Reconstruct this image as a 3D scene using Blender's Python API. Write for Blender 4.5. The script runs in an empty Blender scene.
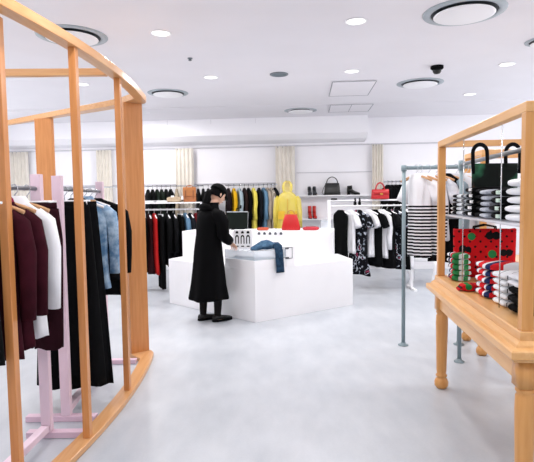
import bpy, bmesh, math, random
from mathutils import Vector, Matrix
random.seed(7)
C = bpy.context.scene.collection
PI = math.pi

# ------------------------------------------------------------------ camera, world, exposure
FPX, EYE = 500.0, 1.48
PITCH, ROLL = math.atan(33.5/500), math.radians(0.8)
cp, sp = math.cos(PITCH), math.sin(PITCH)
FWD = Vector((0, cp, -sp)); R0 = Vector((1, 0, 0)); U0 = Vector((0, sp, cp))
RIGHT = math.cos(ROLL)*R0 - math.sin(ROLL)*U0
UP = math.cos(ROLL)*U0 + math.sin(ROLL)*R0
cam = bpy.data.cameras.new('camera'); cam.sensor_width = 36; cam.lens = FPX/534*36
cam.clip_start = 0.05
camo = bpy.data.objects.new('camera', cam); C.objects.link(camo)
M3 = Matrix((RIGHT, UP, -FWD)).transposed()
camo.matrix_world = Matrix.Translation((0, 0, EYE)) @ M3.to_4x4()
bpy.context.scene.camera = camo
S = bpy.context.scene
S.view_settings.view_transform = 'Standard'; S.view_settings.look = 'None'
S.view_settings.gamma = 1; S.view_settings.use_curve_mapping = False
S.view_settings.exposure = -0.37
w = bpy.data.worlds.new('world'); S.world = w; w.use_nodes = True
SKY_E, UPLIFT_E = .85, 3.5      # added light through the open sides; lower half made brighter to lift the ceiling
_nt = w.node_tree; _bg = _nt.nodes['Background']
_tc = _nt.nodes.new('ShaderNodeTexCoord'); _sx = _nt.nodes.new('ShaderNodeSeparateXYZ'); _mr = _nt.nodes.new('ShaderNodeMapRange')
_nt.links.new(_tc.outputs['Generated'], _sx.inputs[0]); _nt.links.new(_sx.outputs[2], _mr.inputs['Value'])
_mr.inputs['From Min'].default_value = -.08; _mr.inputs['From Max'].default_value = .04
_mr.inputs['To Min'].default_value = UPLIFT_E; _mr.inputs['To Max'].default_value = SKY_E
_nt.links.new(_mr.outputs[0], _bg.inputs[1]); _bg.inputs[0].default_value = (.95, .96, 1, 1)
LAMP_W = 20.0
LAMP_COL = (1.0, 0.97, 0.95)

def ray(x, y): return FWD + (x-267)/FPX*RIGHT + (231-y)/FPX*UP
def at(x, y, Y):
    d = ray(x, y); t = Y/d.y; return Vector((d.x*t, Y, EYE+d.z*t))
def onz(x, y, z):
    d = ray(x, y); t = (z-EYE)/d.z; return Vector((d.x*t, d.y*t, z))

# ------------------------------------------------------------------ materials
def lin(h):
    h = h.lstrip('#'); v = [int(h[i:i+2], 16)/255 for i in (0, 2, 4)]
    return tuple(c/12.92 if c <= .04045 else ((c+.055)/1.055)**2.4 for c in v)+(1,)
MATS = {}
def base(name, rough=.6, metal=0):
    m = bpy.data.materials.new(name); m.use_nodes = True
    nt = m.node_tree; b = nt.nodes['Principled BSDF']
    if rough >= .7: b.inputs['Specular IOR Level'].default_value = .1
    b.inputs['Roughness'].default_value = rough; b.inputs['Metallic'].default_value = metal
    return m, nt, b
def N(nt, t, **kw):
    n = nt.nodes.new(t)
    for k, v in kw.items(): setattr(n, k, v)
    return n
def set_ramp(cr, cols):
    e = cr.color_ramp.elements; e.remove(e[1]); e[0].position = cols[0][0]; e[0].color = lin(cols[0][1])
    for p, h in cols[1:]: n_ = e.new(p); n_.color = lin(h)
def mat(h, rough=.6, var=.08, scale=8, stretch=(1, 1, 1), metal=0, bump=0, h2=None, alpha=None, lo=.35, hi=.65):
    key = (h, rough, var, scale, stretch, metal, bump, h2, alpha)
    if key in MATS: return MATS[key]
    m, nt, b = base('surface_'+h.strip('#'), rough, metal)
    c = lin(h); c2 = lin(h2) if h2 else tuple(min(1, x*(1-var*2)) for x in c[:3])+(1,)
    tc = N(nt, 'ShaderNodeTexCoord'); mp = N(nt, 'ShaderNodeMapping'); mp.inputs['Scale'].default_value = stretch
    nz = N(nt, 'ShaderNodeTexNoise'); nz.inputs['Scale'].default_value = scale; nz.inputs['Detail'].default_value = 4
    cr = N(nt, 'ShaderNodeValToRGB'); cr.color_ramp.elements[0].position = lo; cr.color_ramp.elements[1].position = hi
    cr.color_ramp.elements[0].color = c2; cr.color_ramp.elements[1].color = c
    L = nt.links.new
    L(tc.outputs['Object'], mp.inputs[0]); L(mp.outputs[0], nz.inputs['Vector'])
    L(nz.outputs['Fac'], cr.inputs[0]); L(cr.outputs[0], b.inputs['Base Color'])
    if bump:
        bp = N(nt, 'ShaderNodeBump'); bp.inputs['Strength'].default_value = bump; bp.inputs['Distance'].default_value = .01
        L(nz.outputs['Fac'], bp.inputs['Height']); L(bp.outputs[0], b.inputs['Normal'])
    if alpha is not None: b.inputs['Alpha'].default_value = alpha
    MATS[key] = m; return m
def bands(name, cols, period, axis=2, rough=.8, offset=0):
    """repeating flat colour bands along one object axis; cols = [(start fraction, hex)]"""
    m, nt, b = base(name, rough); L = nt.links.new
    tc = N(nt, 'ShaderNodeTexCoord'); sx = N(nt, 'ShaderNodeSeparateXYZ')
    ad = N(nt, 'ShaderNodeMath', operation='ADD'); ad.inputs[1].default_value = offset+50*period
    dv = N(nt, 'ShaderNodeMath', operation='DIVIDE'); dv.inputs[1].default_value = period
    fr = N(nt, 'ShaderNodeMath', operation='FRACT'); cr = N(nt, 'ShaderNodeValToRGB')
    cr.color_ramp.interpolation = 'CONSTANT'
    set_ramp(cr, cols)
    L(tc.outputs['Object'], sx.inputs[0])
    if axis == 'wrap':   # runs round the fold: along the long side, then across the end
        sb = N(nt, 'ShaderNodeMath', operation='SUBTRACT'); L(sx.outputs[0], sb.inputs[0]); L(sx.outputs[1], sb.inputs[1]); L(sb.outputs[0], ad.inputs[0])
    else: L(sx.outputs[axis], ad.inputs[0])
    L(ad.outputs[0], dv.inputs[0])
    L(dv.outputs[0], fr.inputs[0]); L(fr.outputs[0], cr.inputs[0]); L(cr.outputs[0], b.inputs['Base Color'])
    return m
def yoke_stripes(name, zsplit):
    """white above zsplit, black/white horizontal stripes below (object z)"""
    m, nt, b = base(name, .85); L = nt.links.new
    tc = N(nt, 'ShaderNodeTexCoord'); sx = N(nt, 'ShaderNodeSeparateXYZ'); L(tc.outputs['Object'], sx.inputs[0])
    ad = N(nt, 'ShaderNodeMath', operation='ADD'); ad.inputs[1].default_value = 10
    dv = N(nt, 'ShaderNodeMath', operation='DIVIDE'); dv.inputs[1].default_value = .032
    fr = N(nt, 'ShaderNodeMath', operation='FRACT'); gt = N(nt, 'ShaderNodeMath', operation='GREATER_THAN'); gt.inputs[1].default_value = .46
    lt = N(nt, 'ShaderNodeMath', operation='LESS_THAN'); lt.inputs[1].default_value = zsplit
    mu = N(nt, 'ShaderNodeMath', operation='MULTIPLY'); mx = N(nt, 'ShaderNodeMix', data_type='RGBA')
    L(sx.outputs[2], ad.inputs[0]); L(ad.outputs[0], dv.inputs[0]); L(dv.outputs[0], fr.inputs[0]); L(fr.outputs[0], gt.inputs[0])
    L(sx.outputs[2], lt.inputs[0]); L(gt.outputs[0], mu.inputs[0]); L(lt.outputs[0], mu.inputs[1]); L(mu.outputs[0], mx.inputs[0])
    mx.inputs[6].default_value = lin('#eeedf0'); mx.inputs[7].default_value = lin('#121318'); L(mx.outputs[2], b.inputs['Base Color'])
    return m
def dots(name, ground, discs, grid=None, rough=.7):
    """flat printed discs on the object's x/z plane. discs=[(x,z,r,hex)], grid=(pitch,r,hex)"""
    m, nt, b = base(name, rough); L = nt.links.new
    tc = N(nt, 'ShaderNodeTexCoord'); sx = N(nt, 'ShaderNodeSeparateXYZ'); L(tc.outputs['Object'], sx.inputs[0])
    cm = N(nt, 'ShaderNodeCombineXYZ'); L(sx.outputs[0], cm.inputs[0]); L(sx.outputs[2], cm.inputs[1])
    cur = N(nt, 'ShaderNodeRGB'); cur.outputs[0].default_value = lin(ground); cur = cur.outputs[0]
    def over(vec, ctr, r, h):
        nonlocal cur
        ds = N(nt, 'ShaderNodeVectorMath', operation='DISTANCE'); ds.inputs[1].default_value = ctr; L(vec, ds.inputs[0])
        lt = N(nt, 'ShaderNodeMath', operation='LESS_THAN'); lt.inputs[1].default_value = r; L(ds.outputs['Value'], lt.inputs[0])
        mx = N(nt, 'ShaderNodeMix', data_type='RGBA'); L(lt.outputs[0], mx.inputs[0]); L(cur, mx.inputs[6]); mx.inputs[7].default_value = lin(h)
        cur = mx.outputs[2]
    if grid:
        pt, r, h = grid
        for off in (0, .5):
            a1 = N(nt, 'ShaderNodeVectorMath', operation='SCALE'); a1.inputs['Scale'].default_value = 1/pt; L(cm.outputs[0], a1.inputs[0])
            a2 = N(nt, 'ShaderNodeVectorMath', operation='ADD'); a2.inputs[1].default_value = (off+20, off+20, 0); L(a1.outputs[0], a2.inputs[0])
            a3 = N(nt, 'ShaderNodeVectorMath', operation='FRACTION'); L(a2.outputs[0], a3.inputs[0])
            over(a3.outputs[0], (.5, .5, 0), r/pt, h)
    for x, z, r, h in discs: over(cm.outputs[0], (x, z, 0), r, h)
    L(cur, b.inputs['Base Color']); return m
def emit(name, col, s):
    m = bpy.data.materials.new(name); m.use_nodes = True; nt = m.node_tree
    b = nt.nodes['Principled BSDF']; b.inputs['Base Color'].default_value = (.9, .9, .9, 1)
    b.inputs['Emission Color'].default_value = col; b.inputs['Emission Strength'].default_value = s
    return m
def glass(name, col, alpha, rough=.08):
    m, nt, b = base(name, rough); b.inputs['Base Color'].default_value = lin(col); b.inputs['Alpha'].default_value = alpha
    return m

WALL = mat('#f3f2f6', .85, .01, 2)
CEIL = mat('#eceaef', .9, .01, 2)
WHITE = mat('#f5f5f8', .4, .01, 3)
TRIM = mat('#c9c8ce', .6, .03)
def wood(h, h2, stretch, sc=9): return mat(h, .3, .1, sc, stretch, h2=h2, lo=.25, hi=.75)
WOOD_Z = wood('#d39259', '#c07c43', (5, 5, .35)); WOOD_Y = wood('#dcab78', '#cf9560', (5, .35, 5)); WOOD_X = wood('#dcab78', '#cf9560', (.35, 5, 5))
TW_Z = wood('#dfa563', '#d0914e', (5, 5, .4)); TW_Y = wood('#e8b87e', '#dca466', (5, .35, 5)); TW_X = wood('#e0b27e', '#d39d66', (.35, 5, 5))
PINK = mat('#ecd3e0', .5, .02); PINK_D = mat('#e6c8d8', .5, .02)
STEEL = mat('#8b9298', .35, .05, metal=.8); PIPE = mat('#879aa1', .45, .06)
CHROME = mat('#c8ccd2', .25, .03, metal=.9)
BLACK = mat('#07080a', .85, .15, 14); BLACK2 = mat('#0b0c0f', .8, .2, 20); BLKGLOSS = mat('#0c0f0f', .35, .1)
WOODH = mat('#cf9f72', .5, .1)

# ------------------------------------------------------------------ mesh building
class MB:
    def __init__(self): self.v = []; self.f = []
    def add(self, vs, fs):
        o = len(self.v); self.v += [Vector(v) for v in vs]; self.f += [tuple(i+o for i in f) for f in fs]; return self
    def box(self, c, s, rz=0, tilt=None):
        x, y, z = [k/2 for k in s]; m = Matrix.Rotation(rz, 3, 'Z')
        if tilt is not None: m = m @ tilt
        vs = [Vector(c)+m @ Vector((a*x, b*y, d*z)) for d in (-1, 1) for a, b in ((-1, -1), (1, -1), (1, 1), (-1, 1))]
        return self.add(vs, [(3, 2, 1, 0), (4, 5, 6, 7), (0, 1, 5, 4), (1, 2, 6, 5), (2, 3, 7, 6), (3, 0, 4, 7)])
    def bar(self, p0, p1, wd, ht):
        p0, p1 = Vector(p0), Vector(p1); d = (p1-p0).normalized(); up = Vector((0, 0, 1)) if abs(d.z) < .9 else Vector((0, 1, 0))
        s = d.cross(up).normalized(); u = s.cross(d)
        vs = [p+s*(a*wd/2)+u*(b*ht/2) for p in (p0, p1) for a, b in ((-1, -1), (1, -1), (1, 1), (-1, 1))]
        return self.add(vs, [(0, 1, 2, 3), (7, 6, 5, 4), (0, 4, 5, 1), (1, 5, 6, 2), (2, 6, 7, 3), (3, 7, 4, 0)])
    def loft(self, rings, cap=True, closed=True):
        o = len(self.v); n = len(rings[0])
        for r in rings: self.v += [Vector(q) for q in r]
        for i in range(len(rings)-1):
            for j in range(n if closed else n-1):
                a, b = o+i*n+j, o+i*n+(j+1) % n
                self.f.append((a, b, b+n, a+n))
        if cap and closed:
            self.f.append(tuple(o+j for j in reversed(range(n)))); e = o+(len(rings)-1)*n
            self.f.append(tuple(e+j for j in range(n)))
        return self
    def tube(self, pts, r, n=8, squash=None, cap=True):
        pts = [Vector(p) for p in pts]; rs = r if isinstance(r, (list, tuple)) else [r]*len(pts); rings = []
        d0 = (pts[1]-pts[0]).normalized(); s = d0.cross(Vector((0, 0, 1)) if abs(d0.z) < .9 else Vector((1, 0, 0))).normalized()
        for i, p in enumerate(pts):
            d = (pts[min(i+1, len(pts)-1)]-pts[max(i-1, 0)]).normalized()
            s = (s-d*s.dot(d)).normalized(); u = s.cross(d)
            ring = [s*math.cos(2*PI*k/n)*rs[i]+u*math.sin(2*PI*k/n)*rs[i] for k in range(n)]
            if squash: ring = [Vector((q.x*squash[0], q.y*squash[1], q.z*squash[2])) for q in ring]
            rings.append([p+q for q in ring])
        return self.loft(rings, cap)
    def lathe(self, prof, c=(0, 0, 0), n=20):
        c = Vector(c); hole = prof[0][0] > 0 and prof[-1][0] > 0
        if hole: prof = list(prof)+[prof[0]]
        return self.loft([[c+Vector((r*math.cos(2*PI*k/n), r*math.sin(2*PI*k/n), z)) for k in range(n)] for r, z in prof], not hole)
    def prism(self, poly, z0, z1):
        n = len(poly); o = len(self.v)
        self.v += [Vector((x, y, z0)) for x, y in poly]+[Vector((x, y, z1)) for x, y in poly]
        self.f.append(tuple(o+i for i in reversed(range(n)))); self.f.append(tuple(o+n+i for i in range(n)))
        for i in range(n): j = (i+1) % n; self.f.append((o+i, o+j, o+n+j, o+n+i))
        return self
    def build(self, name, m, parent=None, world=False, smooth=False, bevel=0, sub=0):
        me = bpy.data.meshes.new(name); vs = self.v
        if world and parent is not None:
            inv = wmat(parent).inverted(); vs = [inv @ v for v in vs]
        me.from_pydata([tuple(v) for v in vs], [], self.f)
        bm = bmesh.new(); bm.from_mesh(me); bmesh.ops.recalc_face_normals(bm, faces=bm.faces); bm.to_mesh(me); bm.free()
        me.materials.append(m)
        if smooth:
            for p in me.polygons: p.use_smooth = len(p.vertices) <= 4
        o = bpy.data.objects.new(name, me); C.objects.link(o)
        if parent is not None: o.parent = parent
        if bevel:
            b = o.modifiers.new('bevel', 'BEVEL'); b.width = bevel; b.segments = 2; b.limit_method = 'ANGLE'
        if sub:
            s_ = o.modifiers.new('sub', 'SUBSURF'); s_.levels = sub; s_.render_levels = sub
        return o
def wmat(o):
    m = o.matrix_basis.copy()
    while o.parent: o = o.parent; m = o.matrix_basis @ m
    return m
def tag(o, label, cat, group=None):
    o['label'] = label; o['category'] = cat
    if group: o['group'] = group
    return o
def thing(name, label, cat, loc=(0, 0, 0), rz=0, group=None):
    o = bpy.data.objects.new(name, None); C.objects.link(o); o.location = loc; o.rotation_euler = (0, 0, rz)
    o.empty_display_size = .05
    return tag(o, label, cat, group)
def solo(mb, name, m, label, cat, loc=(0, 0, 0), rz=0, group=None, **kw):
    o = mb.build(name, m, **kw); o.location = loc; o.rotation_euler = (0, 0, rz); return tag(o, label, cat, group)
def struct(mb, name, m, **kw):
    o = mb.build(name, m, **kw); o['kind'] = 'structure'; return o

# ------------------------------------------------------------------ the setting
H = 3.05
SL = -0.075; YAW = math.atan(SL)
def wall(X, off=0): return 10.27+SL*X-off
def wpx(px, off=0):
    k = (px-267)/FPX; Y = (10.27-off)/(1-SL*k); return Vector((k*Y, Y, 0))
def floor_mat():
    m, nt, b = base('polished_concrete', .38); L = nt.links.new
    tc = N(nt, 'ShaderNodeTexCoord'); n1 = N(nt, 'ShaderNodeTexNoise'); n2 = N(nt, 'ShaderNodeTexNoise'); n3 = N(nt, 'ShaderNodeTexNoise')
    n1.inputs['Scale'].default_value = 1.1; n1.inputs['Detail'].default_value = 6; n1.inputs['Roughness'].default_value = .62
    n2.inputs['Scale'].default_value = 7; n2.inputs['Detail'].default_value = 5; n3.inputs['Scale'].default_value = 70
    mp = N(nt, 'ShaderNodeMapping'); mp.inputs['Scale'].default_value = (1, .45, 1); L(tc.outputs['Object'], mp.inputs[0])
    L(mp.outputs[0], n1.inputs['Vector']); L(mp.outputs[0], n2.inputs['Vector']); L(tc.outputs['Object'], n3.inputs['Vector'])
    a = N(nt, 'ShaderNodeMath', operation='MULTIPLY_ADD'); a.inputs[1].default_value = .45; L(n2.outputs['Fac'], a.inputs[0]); L(n1.outputs['Fac'], a.inputs[2])
    a2 = N(nt, 'ShaderNodeMath', operation='MULTIPLY_ADD'); a2.inputs[1].default_value = .15; L(n3.outputs['Fac'], a2.inputs[0]); L(a.outputs[0], a2.inputs[2])
    cr = N(nt, 'ShaderNodeValToRGB'); cr.color_ramp.elements[0].position = .58; cr.color_ramp.elements[1].position = 1.0
    cr.color_ramp.elements[0].color = lin('#afb5bd'); cr.color_ramp.elements[1].color = lin('#c6cad0')
    L(a2.outputs[0], cr.inputs[0]); L(cr.outputs[0], b.inputs['Base Color'])
    return m
struct(MB().box((0, 4.2, -.05), (11.8, 15, .1)), 'floor', floor_mat())
struct(MB().box((0, 2.87, H+.05), (11.8, 11.7, .1)), 'ceiling', CEIL, )
cl = MB().prism([(-5.9, 8.69+5.9*.055), (5.9, 8.69-5.9*.055), (5.9, wall(5.9)+.1), (-5.9, wall(-5.9)+.1)], H-.005, H+.09)
struct(cl, 'ceiling_border', CEIL)
struct(MB().prism([(-5.9, wall(-5.9)), (5.9, wall(5.9)), (5.9, wall(5.9)+.1), (-5.9, wall(-5.9)+.1)], 0, H-.005), 'wall_back', WALL)
XB = 1.98
struct(MB().loft([[(x, wall(x, .33), H-.006), (x, wall(x, .33), 2.72), (x, wall(x, .2), 2.62), (x, wall(x, .001), 2.57), (x, wall(x, .001), H-.006)] for x in (-5.9, XB)]), 'trim_1', WALL)
struct(MB().box((-5.95, 10.1, H/2), (.1, 1.2, H)), 'wall_left', WALL)
struct(MB().box((5.95, 10.1, H/2), (.1, 1.2, H)), 'wall_right', WALL)
struct(MB().box((0, -3.05, H/2), (11.9, .1, H)), 'wall_front', WALL)
for nm, X in (('added_side_frame_1', -5.95), ('added_side_frame_2', 5.95)):  # added frames round open sides, out of view; the openings let world light in
    m_ = MB()
    for k in range(6): m_.box((X, -2.9+k*2.45, H/2), (.06, .06, H))
    m_.box((X, 3.25, .05), (.06, 12.3, .1)); m_.box((X, 3.25, H-.05), (.06, 12.3, .1)); struct(m_, nm, TRIM)
def wall_line(x0, x1, z, h, name, d=.02, m=TRIM):  # grey strip stands in for the shadow line of a wall-panel gap
    return struct(MB().prism([(x0, wall(x0, d)), (x1, wall(x1, d)), (x1, wall(x1)), (x0, wall(x0))], z-h/2, z+h/2), name, m)
wall_line(-5.8, 5.8, 2.515, .022, 'trim_2', .03)
wall_line(-5.8, .3, 1.775, .02, 'trim_3', .03)
wall_line(wpx(297).x, wpx(372).x, 1.97, .014, 'trim_4', .015)
# faint joints in the bulkhead face
for i, px in enumerate((170, 213, 257)):
    p = wpx(px, .331)
    struct(MB().box((p.x, p.y-.002, 2.99), (.008, .005, .09), YAW), 'trim_%d' % (5+i), mat('#dcdbe0', .8, .02))
struct(MB().prism([(-5.9, wall(-5.9, .012)), (5.9, wall(5.9, .012)), (5.9, wall(5.9)), (-5.9, wall(-5.9))], 0, .08), 'baseboard_back', WHITE)

# ------------------------------------------------------------------ ceiling fittings
GLOW = emit('lamp_glow', (1, .98, .95, 1), 1.6)
def downlight(x, y, label):
    t = thing('downlight', label, 'ceiling light', (x, y, H), 0, 'recessed round downlights in the ceiling')
    MB().lathe([(.088, -.001), (.1, -.001), (.1, -.007), (.085, -.008)], n=24).build('trim_ring', WHITE, t, smooth=True)
    MB().lathe([(.0, -.0015), (.083, -.0015), (.083, -.004), (0, -.004)], n=24).build('lens', GLOW, t)
    l = bpy.data.lights.new('lamp', 'AREA'); l.shape = 'DISK'; l.size = .16; l.energy = LAMP_W*(1.8 if y > 6 else 1); l.color = LAMP_COL
    lo = bpy.data.objects.new('lamp', l); C.objects.link(lo); lo.parent = t; lo.location = (0, 0, -.012)
for x, y, lb in ((-.979, 4.856, 'round white downlight above the wooden frame corner, the nearest at left'),
                 (.825, 4.605, 'round white downlight nearest to the large round air vent'),
                 (-.699, 6.608, 'small glowing downlight behind the tiny ceiling sensor'),
                 (1.095, 6.398, 'round downlight just in front of the square ceiling hatch'),
                 (2.93, 6.165, 'round downlight at far right, right of the black dome camera'),
                 (3.203, 7.939, 'faint downlight above the right display frame, farthest at right'),
                 (-2.48, 6.9, 'downlight seen through the wooden frame between its posts')):
    downlight(x, y, lb)
for x, y, lb in ((-2.9, 4.6, 'a'), (2.9, 3.9, 'b'), (-2.6, 2.4, 'c'), (-.7, 2.4, 'd'), (1.2, 2.2, 'e'), (2.9, 1.9, 'f'), (-1.6, .2, 'g'), (.4, .1, 'h'), (2.2, 0, 'i'),
                 (-2.2, 9.2, 'j'), (4.6, 6, 'k'), (-4.4, 5.5, 'l'), (-4.4, 8.3, 'm')):
    downlight(x, y, 'round white recessed downlight elsewhere in the shop ceiling')
VENT_G = mat('#aeb8bf', .5, .05); VENT_SHADE = mat('#30363c', .6, .1)  # dark tone paints the shade in the slot and behind the hanging disc
def vent(x, y, r, label):
    t = thing('ceiling_vent', label, 'air vent', (x, y, H), 0, 'round air vents in the ceiling')
    MB().lathe([(r*.8, -.001), (r, -.001), (r*.99, -.006), (r*.82, -.012), (r*.8, -.010)], n=40).build('outer_ring', VENT_G, t, smooth=True)
    MB().lathe([(r*.5, -.0012), (r*.80, -.0012), (r*.80, -.003), (r*.5, -.003)], n=40).build('air_slot', VENT_SHADE, t)
    MB().lathe([(0, -.0035), (r*.6, -.0035), (r*.62, -.024), (0, -.024)], n=40).build('neck', VENT_SHADE, t)
    MB().lathe([(0, -.0245), (r*.725, -.0245), (r*.735, -.028), (r*.68, -.034), (0, -.036)], n=40).build('centre_disc', WHITE, t, smooth=True)
vent(-1.842, 4.907, .33, 'large round air vent partly behind the left wooden rail')
vent(1.723, 4.42, .345, 'largest round air vent at top right of the ceiling')
vent(-1.443, 7.553, .3, 'round air vent just right of the wooden frame corner')
vent(2.172, 7.124, .32, 'round air vent just behind the black dome camera')
vent(.638, 9.2, .3, 'farthest round air vent, beside the divided hatch near back wall')
vent(2.9, 5.265, .2, 'small grey air vent cut by the right picture edge')
t = thing('ceiling_speaker', 'small grey round speaker disc in middle of the ceiling', 'speaker', (.181, 6.499, H))
MB().lathe([(.1, -.001), (.118, -.001), (.118, -.012), (.1, -.014)], n=28).build('rim', STEEL, t, smooth=True)
MB().lathe([(0, -.002), (.1, -.002), (.09, -.01), (0, -.012)], n=28).build('grille', mat('#6e7d86', .6, .1), t)
t = thing('dome_camera', 'small black dome security camera on the ceiling', 'security camera', (2.1, 6.213, H))
MB().lathe([(0, -.001), (.075, -.001), (.078, -.03), (.06, -.045)], n=24).build('mount', BLACK2, t, smooth=True)
MB().lathe([(.052, -.045), (.05, -.07), (.035, -.09), (0, -.098)], n=24).build('dome', BLKGLOSS, t, smooth=True)
solo(MB().lathe([(0, -.001), (.028, -.001), (.028, -.01), (.012, -.014), (.02, -.03), (0, -.034)], n=14), 'sprinkler_head', STEEL,
     'tiny dark sprinkler head on the ceiling between two downlights', 'sprinkler', (-.835, 5.715, H))
GAP = mat('#a6a8ae', .8, .05)
def hatch(x0, y0, x1, y1, div, label):
    t = thing('ceiling_hatch', label, 'ceiling hatch', ((x0+x1)/2, (y0+y1)/2, H), YAW, 'square hatches in the ceiling')
    sx, sy = x1-x0, y1-y0; m = MB(); z = -.0155
    for s in (-1, 1): m.box((s*sx/2, 0, z), (.009, sy, .005)); m.box((0, s*sy/2, z), (sx, .009, .005))
    if div: m.box((0, 0, z), (.009, sy, .005))
    m.build('frame_gap', GAP, t)
    MB().box((0, 0, -.0085), (sx-.02, sy-.02, .015)).build('panel', CEIL, t)
hatch(.955, 6.91, 1.55, 7.87, False, 'square ceiling hatch nearer the camera, without divider')
hatch(1.14, 8.62, 1.86, 9.34, True, 'divided ceiling hatch near the back wall')

# ------------------------------------------------------------------ left wooden frame
def arc(Y): return -1.033-.07*(Y-3.75)**2
FRL = 'tall curved open frame of pale wood standing at left'
fr = thing('wooden_display_frame', FRL, 'display frame', (-1.1, 3.4, 0))
def curved_plank(wd, z0, z1, ext=0):
    ys = [1.7+i*.2 for i in range(14)]+[4.45]
    outer = [(arc(y)+ext, y) for y in ys]
    end = [(-1.075, 4.56), (-1.085, 4.63), (-1.115, 4.69), (-1.165, 4.735)]
    far = [(-1.3, 4.835), (-3.1, 5.98)] if z0 > 1 else [(-1.25, 4.76)]; farin = [(-3.05, 5.9), (-1.36, 4.70)] if z0 > 1 else [(-1.34, 4.64), (-1.26, 4.55)]
    inner = [(arc(y)-wd, y) for y in reversed(ys)]
    return MB().prism(outer+end+far+farin+inner, z0, z1)
curved_plank(.10, .001, .04, .004).build('floor_plank', WOOD_Y, fr, world=True, bevel=.004)
curved_plank(.085, 2.36, 2.415).build('top_rail', WOOD_Y, fr, world=True, bevel=.004)
for Y in (2.42, 2.93, 3.68):
    x = {2.42: arc(Y)-.122, 2.93: arc(Y)-.03, 3.68: arc(Y)-.042}[Y]; sl = 0
    MB().box((x, Y+.03, 1.2), (.042, .05, 2.32), -math.atan(sl)).build('post', WOOD_Z, fr, world=True, bevel=.003)
p0, p1 = Vector((-1.295, 4.60, 1.2)), Vector((-1.155, 4.715, 1.2)); d = p1-p0
MB().box((p0+p1)/2, (d.length, .045, 2.32), math.atan2(d.y, d.x)).build('end_board', WOOD_Z, fr, world=True, bevel=.003)
MB().box((-2.38, 5.44, 1.2), (.2, .045, 2.32), math.radians(-10)).build('back_board', WOOD_Z, fr, world=True, bevel=.003)
MB().bar((-1.13, 3.64, 2.387), (-2.7, 3.60, 2.387), .05, .05).build('cross_beam', WOOD_X, fr, world=True, bevel=.003)
MB().box((-2.72, 3.6, 1.206), (.05, .068, 2.41)).build('post', WOOD_Z, fr, world=True, bevel=.003)

# ------------------------------------------------------------------ pink garment racks
def pink_rack(label, ends, rail_z, runners):
    (xa, ya), (xb, yb) = ends
    t = thing('garment_rack', label, 'clothes rack', ((xa+xb)/2, (ya+yb)/2, 0), 0, 'pale pink garment racks inside the frame')
    for (x, y), (r0, r1) in zip(ends, runners):
        MB().box((x, y, .84), (.062, .045, 1.6)).build('upright', PINK, t, world=True, bevel=.003)
        MB().box(((r0+r1)/2, y, .02), (r1-r0, .055, .038)).build('foot_bar', PINK_D, t, world=True, bevel=.003)
    a, b = Vector((xa, ya, .065)), Vector((xb, yb, .065)); d = (b-a).normalized()
    MB().bar(a+d*.03, b-d*.03, .05, .04).build('base_bar', PINK, t, world=True, bevel=.003)
    a.z = b.z = rail_z
    MB().tube([a, b], .013, 12).build('hanging_rail', STEEL, t, world=True, smooth=True)
pink_rack('pale pink wooden clothes rack nearest the camera', [(-1.43, 1.95), (-1.395, 3.05)], 1.553, [(-1.62, -1.26), (-1.52, -1.17)])
pink_rack('pale pink clothes rack farther in, holding the light blue shirt', [(-1.365, 3.28), (-1.475, 4.44)], 1.555, [(-1.634, -1.165), (-1.7, -1.2)])

# ------------------------------------------------------------------ clothes
ORD = ['leftmost', 'second from left', 'third from left', 'fourth from left', 'fifth from left', 'sixth from left', 'seventh from left', 'eighth from left', 'ninth from left', 'tenth from left']
def interp(prof, n):
    out = []; zs = [p[0] for p in prof]
    for i in range(n):
        z = zs[0]+(zs[-1]-zs[0])*(i/(n-1))**1.35
        for a, b in zip(prof, prof[1:]):
            if b[0] <= z <= a[0]:
                k = (a[0]-z)/max(1e-6, a[0]-b[0]); out.append((z,)+tuple(p+(q-p)*k for p, q in zip(a[1:], b[1:]))); break
        else: out.append(prof[-1])
    return out
def sheet_body(prof, rows=16, n=36, fold=.012, cy=0):
    ph = random.random()*6; k1 = random.choice((5, 6, 7)); rings = []
    pr = interp(prof, rows); zt, zb = pr[0][0], pr[-1][0]
    for z, hw, th in pr:
        t = (zt-z)/(zt-zb); ring = []
        for i in range(n):
            a = 2*PI*i/n; c, s = math.cos(a), math.sin(a)
            x = th*math.copysign(abs(c)**.8, c)+fold*t*math.sin(k1*a+ph+t*1.5)*(abs(c)+.3)
            y = hw*math.copysign(abs(s)**.85, s)
            ring.append((x, cy+y, z+(.008*math.sin(3*a+ph) if t > .98 else 0)))
        rings.append(ring)
    return MB().loft(rings)
def hanger(loc, rz, label, colour, kind='shoulder', near=False, grp='clothes hangers', rr=.013):
    col = {'pale': WHITE, 'wooden': WOODH, 'black': BLACK2}[colour]
    hk = MB(); r = rr+.006
    hk.tube([(0, r*math.cos(a)*1.0, r*math.sin(a)) for a in [math.radians(-50+i*230/10) for i in range(11)]]+[(0, -r*.9, -r*1.2), (0, 0, -r*2.2), (0, 0, -.075)], .0028, 6)
    br = MB()
    if kind == 'shoulder':
        pts = [(0, y, -.075-.055*(abs(y)/.19)**1.5) for y in [-.19+i*.038 for i in range(11)]]
        br.tube(pts, .011, 8)
    else:
        br.tube([(0, -.17, -.08), (0, .17, -.08)], .006, 8)
        for s in (-1, 1): br.box((0, s*.14, -.09), (.02, .022, .035))
    g = grp
    if near:
        t = thing('clothes_hanger', label, 'hanger', loc, rz, g)
        hk.build('hook', CHROME, t, smooth=True); br.build('shoulder_bar' if kind == 'shoulder' else 'clip_bar', col, t, smooth=True)
    else:
        hk.add(br.v, br.f); solo(hk, 'clothes_hanger', col, label, 'hanger', loc, rz, g, smooth=True)
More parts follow.
